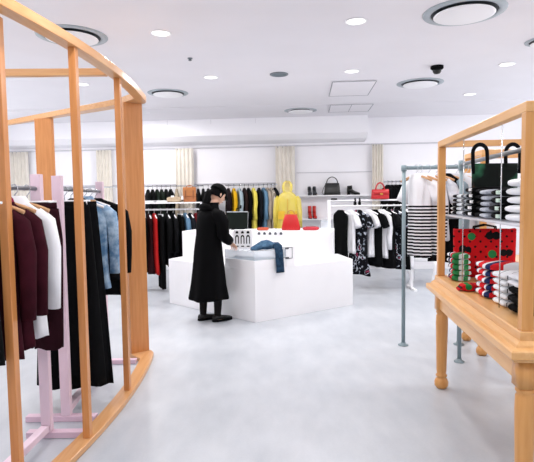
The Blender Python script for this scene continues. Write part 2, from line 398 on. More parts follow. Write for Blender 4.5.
def garment(kind, label, cat, loc, rz, L, m, hw=.2, th=.036, sleeve=None, sm=None, collar=None, grp=None, hcol='pale', near=False, hgrp='clothes hangers', rr=.013, fold=.012, cuff=None):
    name = {'jacket': 'jacket', 'shirt': 'shirt', 'coat': 'coat', 'dress': 'dress', 'skirt': 'skirt', 'trousers': 'trousers', 'sweater': 'sweater', 'tee': 'tee_shirt'}[kind]
    t = thing(name, label, cat, loc, rz, grp)
    if kind in ('skirt', 'trousers'):
        if kind == 'skirt':
            sheet_body([(-.095, hw*.8, .02), (-.16, hw*.84, .026), (-L*.5, hw, th), (-L, hw*1.18, th*1.5)], fold=fold*2).build('skirt_panel', m, t, smooth=True)
            MB().loft([[(.022*math.cos(a), hw*.82*math.sin(a), z) for a in [2*PI*i/24 for i in range(24)]] for z in (-.085, -.125)]).build('waistband', m, t, smooth=True)
        else:
            MB().loft([[(.024*math.cos(a), hw*.8*math.sin(a), z) for a in [2*PI*i/24 for i in range(24)]] for z in (-.085, -.13)]).build('waistband', m, t, smooth=True)
            for s in (-1, 1):
                sheet_body([(-.12, hw*.42, .026), (-.3, hw*.5, th), (-L, hw*.4, th*.9)], n=20, fold=fold*.5, cy=s*hw*.42).build('trouser_leg', m, t, smooth=True)
        hanger(loc, rz, hcol+' clip hanger on '+label, hcol, 'clip', near, hgrp, rr)
        return t
    low = {'dress': 1.3, 'coat': 1.15}.get(kind, 1.0)
    prof = [(-.06, .05, .02), (-.075, .075, .026), (-.105, hw*.74, .03), (-.135, hw*.97, .034), (-.2, hw, th), (-.3, hw*.92, th*1.1), (-L*.6-.1, hw*.9, th*1.1), (-L, hw*low, th*1.2)]
    sheet_body(prof, rows=20, fold=fold).build('body', m, t, smooth=True)
    if sleeve:
        for s in (-1, 1):
            if sleeve == 'long': pts = [(0, s*(hw-.035), -.135), (0, s*(hw+.012), -.19), (.008, s*(hw+.035), -.34), (-.006, s*(hw+.04), -.5), (.01, s*(hw+.03), -.68)]; rs = [.036, .052, .05, .043, .038]
            else: pts = [(0, s*(hw-.035), -.135), (0, s*(hw+.012), -.19), (.004, s*(hw+.045), -.27), (0, s*(hw+.07), -.33)]; rs = [.036, .055, .06, .062]
            MB().tube(pts, rs, 12, (.75, 1, 1)).build('sleeve', sm or m, t, smooth=True)
            if cuff and sleeve == 'long': MB().tube([(.009, s*(hw+.031), -.66), (.011, s*(hw+.03), -.715)], [.041, .04], 12, (.78, 1, 1)).build('cuff', cuff, t, smooth=True)
    if collar:
        ring = []
        for z, k in ((-.045, .95), (-.06, 1.15), (-.095, 1.35)):
            ring.append([(.034*k*math.cos(a), .062*k*math.sin(a), z-(.02 if math.cos(a) > .6 else 0)) for a in [2*PI*i/20 for i in range(20)]])
        MB().loft(ring, cap=False).build('collar', collar, t, smooth=True)
    hanger(loc, rz, hcol+' hanger in '+label, hcol, 'shoulder', near, hgrp, rr)
    return t

MAROON = mat('#3b101c', .8, .15, 14, bump=.2); MAG = mat('#8e1f4a', .7, .1); DKMAR = mat('#2c0f18', .85, .15)
SHIRTW = mat('#f2f3f7', .8, .02, 10); DENIMB = mat('#b4cfe6', .7, .1, 16, h2='#5f86ad', bump=.5)  # darker blotches on the blue paint in the sheen of its folds
HG1 = 'hangers on the nearer pink rack'; HG2 = 'hangers on the farther pink rack'
def r1(Y): return (-1.43+(Y-1.95)*.032, Y, 1.553)
Q = PI/2
G1 = 'clothes on the nearer pink rack'
def on1(Y, kind, label, L, m, yaw=0, **kw): garment(kind, label, kind, r1(Y), Q+yaw, L, m, grp=G1, near=True, hgrp=HG1, **kw)
on1(2.36, 'skirt', 'black skirt hanging behind the nearest wooden post', .86, BLACK, hw=.12)
on1(2.52, 'jacket', 'maroon jacket nearest the camera on the pink rack', .88, MAROON, hw=.155, th=.045, sleeve='long', collar=MAG, hcol='wooden')
on1(2.64, 'jacket', 'maroon jacket hanging against the white shirt', .86, MAROON, yaw=-.03, hw=.16, th=.04, sleeve='long', collar=MAG, hcol='wooden')
on1(2.79, 'shirt', 'white long-sleeved shirt on the nearer pink rack', .84, SHIRTW, hw=.16, th=.035, sleeve='long', collar=SHIRTW, hcol='wooden')
on1(2.93, 'trousers', 'dark maroon trousers clipped beside the pink upright', .95, DKMAR, hw=.215, th=.04)
def r2(Y): return (-1.365-(Y-3.28)*.095, Y, 1.555)
RZ2 = Q+math.radians(5.4)
G2 = 'clothes on the farther pink rack'
def on2(Y, kind, label, L, m, yaw=0, **kw): garment(kind, label, kind, r2(Y), RZ2+yaw, L, m, grp=G2, near=True, hgrp=HG2, **kw)
on2(3.42, 'skirt', 'long black skirt beside the second pink upright', 1.36, BLACK, hw=.2)
on2(3.57, 'skirt', 'long black skirt seen between two wooden posts', 1.42, BLACK2, hw=.215, hcol='wooden')
on2(3.72, 'dress', 'black sleeveless dress left of the light blue shirt', 1.0, mat('#0b0f0c', .85, .15), hw=.13)
on2(3.93, 'shirt', 'light blue shirt with black cuffs', .78, DENIMB, hw=.18, th=.04, sleeve='long', collar=DENIMB, fold=.02, cuff=BLACK2)
on2(4.1, 'coat', 'black coat showing past the end board of the frame', .86, BLACK, hw=.24, th=.04, sleeve='long', hcol='wooden')
on2(4.27, 'jacket', 'black jacket at the far end of the pink rack', .8, BLACK2, hw=.2, th=.04, sleeve='long', hcol='black')

# ------------------------------------------------------------------ curtains on the back wall
CURT = mat('#e6e0d6', .9, .04, 6)
def curtain(px, wpx_, label):
    p = wpx(px, .12); hw = wpx_/500*10.2/2
    t = thing('curtain', label, 'curtain', (p.x, p.y, 0), YAW, 'narrow gathered curtains on the back wall')
    n = 72; xs = [(-hw+2*hw*i/n) for i in range(n+1)]
    fr_ = lambda k: [(x, -.018*math.cos(i/n*2*PI*4.5), k) for i, x in enumerate(xs)]
    front = [fr_(2.5-i*.2) for i in range(12)]+[fr_(.1)]
    back = [[(x, y+.012, z) for x, y, z in r] for r in front]
    MB().loft([f+list(reversed(b)) for f, b in zip(front, back)]).build('cloth', CURT, t, smooth=True)
    for i in range(4): MB().lathe([(.012, -.004), (.014, 0), (.012, .004)], (-hw+2*hw*(i+.5)/4, 0, 2.485), 10).build('ring', STEEL, t, smooth=True)
curtain(22, 18, 'pale curtain at far left behind the wooden frame')
curtain(106, 15, 'pale curtain seen between the third post and the end board')
curtain(186, 18, 'beige curtain behind the tan leather bag')
curtain(286, 19, 'beige curtain behind the yellow raincoat')
curtain(378, 11, 'narrow beige curtain above the red handbag')

# ------------------------------------------------------------------ rails and clothes along the back wall
def wall_rail(pxa, pxb, z, off, label):
    a, b = wpx(pxa, off), wpx(pxb, off); a.z = b.z = z
    t = thing('wall_rail', label, 'clothes rail', (a+b)/2, 0, 'clothes rails on the back wall')
    MB().tube([a, b], .012, 10).build('rail', CHROME, t, world=True, smooth=True)
    for k in (.08, .5, .92):
        p = a.lerp(b, k); MB().tube([p, (p.x, wall(p.x, .002), z)], .008, 8).build('bracket', CHROME, t, world=True, smooth=True)
OFF = .34; ZR = 1.735
wall_rail(60, 204, ZR, OFF, 'wall rail of dark clothes left of the person')
wall_rail(226, 278, ZR, OFF, 'wall rail of colourful clothes behind the counter')
wall_rail(384, 440, ZR+.02, OFF, 'wall rail of black clothes at right')
HGW = 'hangers on the back wall rails'
def on_wall(px, kind, label, m, L=.85, cat=None, sleeve='long', yaw=None, hw=.19, th=.03, grp=None, z=ZR, sm=None):
    p = wpx(px, OFF); p.z = z
    garment(kind, label, cat or kind, p, YAW+(random.uniform(.25, .33) if yaw is None else yaw), L, m, hw=hw, th=th, sleeve=sleeve, grp=grp, hcol='black', hgrp=HGW, rr=.012, sm=sm)
GL = 'dark clothes on the back wall left of the curtain'
DGREEN = mat('#1b231d', .9, .2, 12)
for i, px in enumerate((149, 153.5, 158, 162.5, 167, 171.5)):
    on_wall(px, 'jacket', ('black jacket on back wall rail, %s left of beige curtain' % ORD[i]), DGREEN if i in (2, 3) else BLACK, L=.9, cat='jacket', grp=GL, th=.042, yaw=.45)
on_wall(177.5, 'coat', 'beige coat on the back wall beside the tan bag', mat('#a89a85', .85, .1, 12), L=1.05, grp=GL, th=.05, hw=.21)
for i, px in enumerate((199, 204, 209)):
    on_wall(px, 'jacket', 'black jacket on back wall right of tan bag, '+ORD[i], BLACK, L=.9, cat='jacket', grp='black jackets between the tan bag and the person')
YEL = mat('#e8c62c', .7, .08, 9); YEL2 = mat('#efdf62', .7, .08, 9); LBL = mat('#a9bcc4', .8, .08); NAVY = mat('#15181f', .85, .1); BRN = mat('#2b1d1c', .85, .15)
BLU = mat('#6d93b0', .8, .1); BEI = mat('#b6a797', .85, .1); GRYB = mat('#9aa0a4', .85, .1)
GM = 'colourful clothes on the back wall behind the counter'
STR = bands('beige_stripe', [(0, '#cfc6b8'), (.6, '#8a7f73')], .035, 1)
for px, kind, lb, m, kw in (
    (229, 'jacket', 'dark maroon jacket on the wall right behind the cap', mat('#1d1216', .85, .1), {}),
    (234.5, 'sweater', 'orange-yellow sweater on the wall above the register screen', mat('#e3b023', .8, .08), {'th': .045}),
    (240, 'shirt', 'pale grey-blue shirt between the orange sweater and dark brown jacket', LBL, {'th': .036}),
    (245, 'jacket', 'dark brown jacket right of the pale grey-blue shirt', BRN, {}),
    (249, 'coat', 'black coat left of the bright yellow coat', BLACK, {'L': 1.1}),
    (254, 'coat', 'bright yellow coat on the wall behind the counter', YEL2, {'L': 1.1, 'th': .05, 'hw': .21}),
    (259.5, 'coat', 'black coat right of the bright yellow coat', NAVY, {'L': 1.1}),
    (264, 'shirt', 'mid blue denim shirt on the back wall', BLU, {'L': .95, 'th': .036}),
    (268, 'coat', 'beige coat right of the blue denim shirt', BEI, {'L': 1.0, 'th': .036}),
    (272, 'coat', 'striped beige coat left of the black one', STR, {'L': 1.0, 'th': .036}),
    (275.5, 'jacket', 'black jacket at right end of the colourful wall rail', NAVY, {'L': 1.0})):
    on_wall(px, kind, lb, m, grp=GM, **kw)
for i, px in enumerate((388, 392, 396, 400, 404.5, 410, 416)):
    on_wall(px, 'jacket', 'black jacket on the back wall right of red handbag, '+ORD[i], BLACK, L=.8, cat='jacket', grp='black jackets on the back wall at right', z=ZR+.02)

# ------------------------------------------------------------------ wall shelves with shoes and bags
def wall_shelf(pa, pb, z, label):
    a, b = wpx(pa, 0), wpx(pb, 0)
    solo(MB().prism([(a.x, wall(a.x, .28)), (b.x, wall(b.x, .28)), (b.x, wall(b.x, .001)), (a.x, wall(a.x, .001))], z-.02, z), 'wall_shelf', WHITE, label, 'shelf', group='white shelves on the back wall')
ZS1, ZS2 = 1.51, 1.045
wall_shelf(296, 372, ZS1, 'upper white wall shelf holding black bag and black boots')
wall_shelf(296, 340, ZS2, 'lower white wall shelf holding the red ankle boots')
def boot_mesh(hs=.15):
    m = MB(); sec = []
    # outline sections from toe to heel: (x, half width, z bottom, z top)
    for x, hw, zb, zt in ((.0, .012, .008, .03), (.015, .03, .004, .045), (.05, .038, .003, .058), (.1, .036, .006, .075), (.14, .033, .02, .1), (.165, .033, .032, .13), (.2, .034, .045, .14), (.235, .03, .05, .13), (.25, .014, .055, .11)):
        n = 14; sec.append([(x, hw*math.cos(a), (zb+zt)/2+(zt-zb)/2*math.sin(a)) for a in [2*PI*k/n for k in range(n)]])
    m.loft(sec)
    m.tube([(.198, 0, .11), (.2, 0, .16), (.202, 0, .11+hs)], [.045, .042, .044], 14, (1.05, .8, 1))
    return m
def boots(x, y, z, rz, m, name, label, grp, gap=.1, hs=.14, lab2=None):
    for s in (-1, 1):
        t = thing(name, label[0] if s < 0 else label[1], 'boot', (x+s*gap/2*math.cos(rz+PI/2)*-1, y+s*gap/2*math.sin(rz+PI/2)*-1, z), rz, grp)
        boot_mesh(hs).build('upper', m, t, smooth=True)
        MB().box((.225, 0, .027), (.045, .05, .054)).build('heel', BLACK2, t, bevel=.004)
        MB().prism([(0, -.01), (.03, -.035), (.12, -.035), (.15, -.03), (.15, .03), (.12, .035), (.03, .035), (0, .01)], 0, .008).build('sole', BLACK2, t)
REDL = mat('#c92a1e', .4, .08); REDB = mat('#b81620', .4, .08)
p = wpx(312.5, .2); boots(p.x+.01, p.y-.1, ZS1+.001, math.radians(92), mat('#22262a', .5, .1), 'ankle_boot', ('dark grey ankle boot at left end of upper shelf, left one', 'dark grey ankle boot at left end of upper shelf, right one'), 'dark ankle boots on upper shelf', .1, .06)
boots(p.x+.01, p.y-.1, ZS2+.001, math.radians(92), REDL, 'ankle_boot', ('red ankle boot on the lower shelf, left one of pair', 'red ankle boot on the lower shelf, right one of pair'), 'red ankle boots on lower shelf', .095, .14)
p = wpx(360, .12); boots(p.x, p.y, ZS1+.001, math.radians(176), BLKGLOSS, 'ankle_boot', ('black heeled boot on the upper shelf, nearer the camera', 'black heeled boot on the upper shelf, nearer the wall'), 'black heeled boots on upper shelf', .1, .07)
def handbag(label, loc, rz, wb, wt, h, dpt, m, name='handbag', flap=True, hh=.1, hr=.008, clasp=STEEL, hw=None, strap=False):
    t = thing(name, label, 'bag', loc, rz)
    rings = []
    for k in range(7):
        u = k/6; ww = wb+(wt-wb)*u; dd = dpt*(1-.55*u**1.5); bul = 1+.12*math.sin(PI*u)
        n = 28; rings.append([(ww/2*math.copysign(abs(math.cos(a))**.35, math.cos(a)), dd/2*bul*math.copysign(abs(math.sin(a))**.5, math.sin(a)), .004+u*(h-.004)) for a in [2*PI*i/n for i in range(n)]])
    MB().loft(rings).build('bag_body', m, t, smooth=True, bevel=.006)
    hw = hw or wt*.32
    MB().tube([(hw*math.cos(a), 0, h-.01+hh*math.sin(a)) for a in [PI*i/14 for i in range(15)]], hr, 8).build('handle', m, t, smooth=True)
    if flap:
        f = MB(); f.loft([[(x, -dpt*.33-dpt*.18*(1-v)+(-.008), h*(.99-.5*(1-v))-(.0 if abs(x) < wt*.3 else .0)) for x in (-wt*.49, -wt*.25, 0, wt*.25, wt*.49)] for v in (0, .5, 1)], closed=False)
        fo = f.build('flap', m, t, smooth=True); s_ = fo.modifiers.new('thick', 'SOLIDIFY'); s_.thickness = .006
        MB().box((0, -dpt*.56-.008, h*.52), (.04, .012, .03)).build('clasp', clasp, t, bevel=.002)
    if strap:
        MB().tube([(-wt*.48, 0, h*.9), (-wt*.62, -.02, h*.55), (-wt*.72, -.05, h*.22), (-wt*.6, -.09, .01), (-wt*.4, -.1, .012)], .006, 6).build('shoulder_strap', m, t, smooth=True)
    return t
p = wpx(332.5, .14); handbag('black leather handbag with round handle on the upper shelf', (p.x, p.y, ZS1), YAW, .33, .28, .24, .14, BLKGLOSS, hh=.13, hr=.009, flap=False, strap=True, hw=.11)

# ------------------------------------------------------------------ white rack standing behind the frame (left)
RY = 8.05
lx0, lx1 = at(100, 209, RY).x, at(201, 209, RY).x
t = thing('garment_rack', 'white freestanding rack with top shelf behind the wooden frame', 'clothes rack', ((lx0+lx1)/2, RY, 0), 0, 'white racks in the back of the shop')
MB().tube([(lx0, RY, 1.31), (lx1, RY, 1.31)], .014, 10).build('hanging_rail', WHITE, t, world=True, smooth=True)
MB().box(((lx0+lx1)/2, RY, 1.415), (lx1-lx0, .3, .018)).build('top_shelf', WHITE, t, world=True)
for x in (lx0, lx1):
    MB().tube([(x, RY, .03), (x, RY, 1.41)], .014, 10).build('upright', WHITE, t, world=True, smooth=True)
    MB().box((x, RY, .0155), (.04, .44, .03)).build('foot', WHITE, t, world=True)
HGL = 'white hangers on the rack behind the frame'
GR = 'clothes on the white rack behind the frame'
REDG = mat('#b32020', .8, .1); DKW = mat('#2a0d12', .85, .1); DBL = mat('#5b7c98', .8, .1)
def onL(px, kind, label, m, L, cat=None, yaw=.42, hw=.17, th=.04, sleeve='long'):
    p = at(px, 209, RY); garment(kind, label, cat or kind, (p.x, RY, 1.31), yaw, L, m, hw=hw, th=th, sleeve=sleeve, grp=GR, hgrp=HGL, rr=.014)
onL(125, 'coat', 'dark coat on white rack hidden mostly by the end board', BLACK, 1.0)
onL(142, 'coat', 'black coat left of the dark wine dress', BLACK, 1.0)
onL(148.5, 'dress', 'dark wine dress left of the red dress', DKW, 1.02, sleeve=None)
onL(154, 'dress', 'red dress on white rack behind the frame', REDG, 1.03, th=.035, sleeve=None)
onL(160.5, 'trousers', 'long black trousers hanging almost to the floor, left pair', BLACK, 1.27, hw=.19)
onL(167, 'coat', 'black coat right of the long black trousers', BLACK, .9)
onL(173, 'jacket', 'black jacket in middle of white rack under beige coat', BLACK2, .78)
onL(180, 'trousers', 'black trousers under the tan leather bag', BLACK, .82, hw=.2)
onL(185, 'shirt', 'muted blue shirt right of black trousers under tan bag', DBL, .62, th=.025)
onL(190, 'jacket', 'black jacket left of the dark red sweater', NAVY, .62)
onL(196, 'sweater', 'dark red sweater at right end of the white rack', mat('#7c1c22', .85, .1), .6)
TAN = mat('#a8683c', .5, .1)
t = thing('leather_bag', 'tan leather satchel with flap on top of the white rack', 'bag', (at(190, 200, RY).x, RY-.02, 1.425), .1)
MB().box((0, 0, .12), (.2, .12, .235)).build('bag_body', TAN, t, bevel=.015)
MB().box((0, -.066, .165), (.205, .014, .14)).build('flap', mat('#b5733f', .5, .1), t, bevel=.006)
for s in (-1, 1): MB().box((s*.06, -.077, .12), (.02, .008, .13)).build('strap', mat('#8a522c', .5, .1), t, bevel=.002)
MB().tube([(.05*math.cos(a), 0, .235+.03*math.sin(a)) for a in [PI*i/10 for i in range(11)]], .008, 8).build('handle', TAN, t, smooth=True)
MB().box((-.115, -.07, .07), (.03, .004, .06), .3).build('price_tag', WHITE, t)
p = at(175, 198, RY)
t = thing('folded_sweater', 'beige knit folded on the white rack left of the tan bag', 'sweater', (p.x, RY, 1.425))
def fold_mesh(wd, dp, h, n=18, jit=.006):
    rings = []; ph = random.random()*6
    for k in range(9):
        u = k/8; y = -wd/2+wd*u; e = 1-(.25*(abs(u-.5)*2)**6); dx = random.uniform(-jit, jit)
        rings.append([(dx+dp/2*math.copysign(abs(math.cos(a))**.6, math.cos(a))*(1-(1-e)*.3), y, h/2+(h/2*math.copysign(abs(math.sin(a))**.65, math.sin(a))*e)+.0) for a in [2*PI*i/n for i in range(n)]])
    return MB().loft(rings)
fold_mesh(.22, .24, .09).build('knit', mat('#b9a58c', .9, .1, 20), t, smooth=True)
MB().box((-.02, -.1, .075), (.05, .006, .06), .2).build('price_tag', WHITE, t)
for i, px in enumerate((151, 161)):
    p = at(px, 202, RY)
    solo(fold_mesh(.13, .24, .03), 'folded_shirt', SHIRTW, ('white folded top on the rack shelf, nearest the end board' if i == 0 else 'white folded top on the rack shelf, nearer the beige knit'), 'shirt', (p.x, RY, 1.425), PI/2*0, 'white folded tops on the rack shelf', smooth=True)

# ------------------------------------------------------------------ white rack at right behind the counter
RR = 7.85
rx0, rx1 = at(329, 207, RR).x, at(412, 207, RR).x
t = thing('garment_rack', 'white freestanding rack of black and white tops right of counter', 'clothes rack', ((rx0+rx1)/2, RR, 0), 0, 'white racks in the back of the shop')
for z in (1.33, 1.415): MB().tube([(rx0, RR, z), (rx1, RR, z)], .013, 10).build('hanging_rail' if z < 1.4 else 'top_rail', WHITE, t, world=True, smooth=True)
for x in (rx0, rx1):
    MB().box((x, RR, .715), (.045, .03, 1.42)).build('upright', WHITE, t, world=True)
    MB().box((x, RR, .0155), (.045, .46, .03)).build('foot', WHITE, t, world=True)
HGR = 'white hangers on the rack right of the counter'; GRR = 'tops on the white rack right of the counter'
def floral():
    m, nt, b = base('dark_floral', .85); L = nt.links.new; tc = N(nt, 'ShaderNodeTexCoord')
    vo = N(nt, 'ShaderNodeTexNoise'); vo.inputs['Scale'].default_value = 11; vo.inputs['Detail'].default_value = 3
    cr = N(nt, 'ShaderNodeValToRGB'); cr.color_ramp.interpolation = 'CONSTANT'
    set_ramp(cr, ((0, '#8a93a0'), (.36, '#0e0f14'), (.54, '#2e3340'), (.57, '#b6bcc8'), (.62, '#14151b'), (.69, '#8a3550')))
    L(tc.outputs['Object'], vo.inputs['Vector']); L(vo.outputs['Fac'], cr.inputs[0]); L(cr.outputs[0], b.inputs['Base Color']); return m
FLO = floral(); TEEW = mat('#ebecf1', .85, .03)
def onR(px, kind, label, m, L, yaw, hw=.18, th=.04, sleeve='short'):
    p = at(px, 207, RR); garment(kind, label, {'tee': 'shirt'}.get(kind, kind), (p.x, RR, 1.33), yaw, L, m, hw=hw, th=th, sleeve=sleeve, grp=GRR, hgrp=HGR, rr=.013)
onR(340.5, 'jacket', 'black top at left end of rack by the counter', BLACK, .8, .62, hw=.16, sleeve=None)
onR(350, 'tee', 'white tee shirt nearest the counter, left of floral dress', TEEW, .74, .62, hw=.115)
onR(358, 'dress', 'dark floral dress with pale flowers, left one of two', FLO, 1.08, .62, hw=.2, th=.045, sleeve='short')
onR(368.5, 'tee', 'white tee shirt right of the left floral dress', TEEW, .8, .62, hw=.115)
onR(374, 'jacket', 'black top right of the second white tee shirt', BLACK, .95, .62, sleeve='short')
onR(381.5, 'tee', 'white shirt between two black tops', TEEW, .82, .62, hw=.13, sleeve='long')
onR(387, 'jacket', 'black top left of the right floral dress', BLACK2, .98, .62, sleeve='short')
onR(394, 'dress', 'dark floral dress by the grey pipe rack, right one', FLO, .96, .62, sleeve='short')
onR(401, 'jacket', 'black top behind the grey pipe upright', BLACK, 1.0, .62, sleeve='short')
onR(407, 'tee', 'white shirt behind the striped tops', TEEW, 1.0, .62, hw=.13, sleeve='long')
for i, px in enumerate((355, 359.5)):
    p = at(px, 203, RR)
    t = thing('size_marker', 'small black size ring on rack, %s of the two' % ('left' if i == 0 else 'right'), 'size marker', (p.x, RR, 1.415), 0, 'black size rings on the white rack')
    MB().tube([(0, .03*math.cos(a), .03*math.sin(a)) for a in [2*PI*k/12 for k in range(13)]], .012, 8).build('ring', BLACK2, t, smooth=True)
    MB().box((0, 0, -.055), (.045, .012, .055)).build('flag', BLACK2, t)
p = at(333.5, 203, RR)
solo(MB().box((0, 0, .012), (.09, .04, .022)), 'sign_holder', BLACK2, 'small black label holder at left end of the white rack', 'sign holder', (rx0+.08, RR, 1.429), 0, bevel=.003)
p = at(380, 202, RR)
handbag('red handbag with gold clasp on top of the white rack', (p.x, RR, 1.429), .12, .28, .26, .155, .11, REDB, hh=.11, hr=.011, clasp=mat('#c9a24a', .3, .05, metal=.8), hw=.07)

# ------------------------------------------------------------------ counter
ct = thing('checkout_counter', 'stepped white angular sales counter in the middle', 'counter', (-.15, 6.9, 0))
Lc, Cc, Rc = Vector((-1.40, 7.04)), Vector((-.15, 5.84)), Vector((1.16, 6.75))
MB().prism([Lc, Cc, Rc, (1.05, 7.4), (-1.15, 7.62)], .0, .63).build('lower_body', WHITE, ct, world=True, bevel=.004)
MB().prism([(-1.21, 7.10), (.875, 6.60), (.98, 7.25), (-1.05, 7.55)], .63, 1.02).build('upper_body', WHITE, ct, world=True, bevel=.004)
u = (Lc-Cc).normalized(); v = (Rc-Cc).normalized()
def cq(a, b): q = Cc+u*a+v*b; return (q.x, q.y)
MB().prism([cq(-.001, -.001), cq(-.001, .46), cq(.53, .46), cq(.53, -.001)], .63, .735).build('corner_pedestal', WHITE, ct, world=True, bevel=.004)
CASE = glass('clear_acrylic', '#e9f1f8', .32)
cs = MB()
for (a0, a1, b0, b1) in ((0, .008, 0, .46), (.522, .53, 0, .46), (.008, .522, 0, .008), (.008, .522, .452, .46)):
    cs.prism([cq(a0, b0), cq(a0, b1), cq(a1, b1), cq(a1, b0)], .737, .835)
cs.prism([cq(0, 0), cq(0, .46), cq(.53, .46), cq(.53, 0)], .836, .846)
cs.build('acrylic_case', CASE, ct, world=True)
MB().prism([cq(.02, .02), cq(.02, .44), cq(.51, .44), cq(.51, .02)], .7355, .737).build('case_liner', mat('#c9d3de', .6, .05), ct, world=True)
# dark outline bracket on the right face
pb = [Cc+v*s for s in (.44, .54)]; nrm = Vector((v.y, -v.x)); ol = MB()
def rf(s, z, o=.004): q = Cc+v*s+nrm*o; return (q.x, q.y, z)
ol.bar(rf(.555, .725), rf(.555, .865), .006, .006)
ol.bar(rf(.50, .862), rf(.555, .862), .006, .006); ol.bar(rf(.50, .728), rf(.555, .728), .006, .006)
for z in (.735, .855): ol.box(rf(.475, z), (.05, .008, .022), math.atan2(v.y, v.x))
MB().prism([cq(-.003, .462), cq(-.003, .6), cq(.12, .6), cq(.12, .462)], .63, .875).build('outlet_box', WHITE, ct, world=True)
ol.build('outlet_outline', mat('#4c5058', .6, .05), ct, world=True)
# small dark print along the upper edge
A, B = Vector((-1.21, 7.10)), Vector((.875, 6.60)); fd = (B-A).normalized(); fn = Vector((fd.y, -fd.x)); pm = MB()
for px in (259, 264.5, 270, 275.5, 281):
    k = (px-267)/FPX
    s = (k*A.y-A.x)/(fd.x-k*fd.y); q = A+fd*s+fn*.003
    pm.box((q.x, q.y, .985), (.035, .004, .022), math.atan2(fd.y, fd.x)); pm.box((q.x, q.y, 1.003), (.022, .004, .01), math.atan2(fd.y, fd.x))
pm.build('printed_marks', mat('#5a5d66', .7, .05), ct, world=True)

ZC = 1.021
# items inside acrylic case
for i in range(5):
    q = Cc+u*(.08+i*.09)+v*.1
    solo(MB().box((0, 0, .012), (.05, .035, .02)).box((0, 0, .026), (.03, .02, .006)), 'small_accessory', mat('#8f9db0', .5, .1) if i != 2 else mat('#a9b9c9', .5, .1),
         'tiny grey-blue accessory inside the clear case, %s' % ORD[4-i], 'accessory', (q.x, q.y, .7375), math.atan2(u.y, u.x), 'small accessories in the clear case', bevel=.003)
# printed white box
q = Cc+u*.45+v*.21
t = thing('printed_box', 'white box printed with three black arches beside the person', 'box', (q.x, q.y, .847), math.radians(-8))
MB().box((0, 0, .118), (.235, .07, .235)).build('box_body', WHITE, t, bevel=.004)
pr = MB()
for x in (-.07, 0, .07):
    n = 10; o_ = [(x+.024*math.cos(PI*i/n), -.0365, .135+.036*math.sin(PI*i/n)) for i in range(n+1)]; i_ = [(x+.012*math.cos(PI*i/n), -.0365, .131+.02*math.sin(PI*i/n)) for i in range(n+1)]
    o_ = [(x+.024, -.0365, .06)]+o_+[(x-.024, -.0365, .06)]; i_ = [(x+.012, -.0365, .06)]+i_+[(x-.012, -.0365, .06)]
    pr.loft([[(a, b-.0012, c) for a, b, c in o_], [(a, b-.0012, c) for a, b, c in i_]], closed=False)
    pr.box((x, -.0365, .028), (.036, .002, .014)); pr.box((x, -.0365, .2), (.034, .002, .022)); pr.box((x, -.0365, .214), (.016, .002, .01))
pr.build('printed_arches', BLACK2, t)
# register screen
q = at(237, 228, 7.15)
t = thing('register_screen', 'dark register screen on the counter right of the person', 'register', (q.x, 7.22, ZC), math.radians(-8))
tl = Matrix.Rotation(math.radians(-14), 3, 'X')
MB().box((0, 0, .135), (.31, .02, .25), 0, tl).build('screen', mat('#0c1410', .7, .1), t, bevel=.004)
MB().box((0, .03, .255), (.31, .03, .014), 0, tl).build('top_bezel', mat('#9aa1a6', .4, .05), t)
MB().tube([(.15, -.02, .02), (.155, .03, .25)], .007, 8).build('side_bezel', mat('#9aa1a6', .4, .05), t, smooth=True)
MB().box((0, .07, .006), (.18, .14, .012)).build('base', BLACK2, t, bevel=.003); MB().bar((0, .07, .01), (0, .035, .13), .05, .03).build('stand', BLACK2, t)
MB().tube([(-.02, .04, .26), (-.02, .04, .3), (.03, .04, .315), (.06, .04, .31)], .007, 8).build('scanner_arm', BLACK2, t, smooth=True)
MB().box((.05, .04, .33), (.02, .03, .05)).build('scanner_head', BLACK2, t, bevel=.004)
# clutches and red bag on the counter
def clutch(px, w_, h_, m, label, Y):
    q = at(px, 230, Y); t = thing('clutch_bag', label, 'bag', (q.x, Y, ZC), math.radians(-10))
    o = fold_mesh(.12, w_, h_); o.build('pouch', m, t, smooth=True)
    MB().box((0, -.02, h_+.001), (w_*.6, .012, .005)).build('zip', mat('#7a2018', .5, .1), t)
clutch(263, .16, .042, mat('#c0573a', .6, .1), 'flat orange-red pouch on counter left of the red bag', 7.02)
clutch(311, .22, .05, mat('#b8303c', .5, .1), 'flat pinkish red pouch on counter right of the red bag', 6.9)
q = at(291, 230, 6.95)
t = thing('red_tote', 'red trapezoid handbag on the counter in front of the raincoat', 'bag', (q.x, 6.95, ZC), math.radians(-8))
rings = []
for z, a, b in ((.003, .128, .05), (.03, .132, .055), (.12, .112, .05), (.2, .088, .03), (.225, .09, .012)):
    rings.append([(a*math.copysign(abs(math.cos(k))**.4, math.cos(k)), b*math.copysign(abs(math.sin(k))**.6, math.sin(k)), z) for k in [2*PI*i/28 for i in range(28)]])
MB().loft(rings).build('bag_body', mat('#bb1212', .4, .06), t, smooth=True)
MB().tube([(.05*math.cos(a), 0, .222+.055*math.sin(a)) for a in [PI*i/12 for i in range(13)]], .006, 8).build('handle', mat('#b8863a', .5, .1), t, smooth=True)
MB().box((0, -.016, .215), (.165, .006, .012)).build('frame_clasp', mat('#c59a50', .3, .05, metal=.7), t)
# clear display stand
q = at(326, 230, 6.85)
t = thing('clear_stand', 'small clear acrylic display stand at right end of counter', 'display stand', (q.x, 6.85, ZC), -.15)
MB().box((0, 0, .003), (.14, .12, .006)).build('base', CASE, t); MB().box((.0, .05, .07), (.14, .006, .13)).build('back_panel', CASE, t)
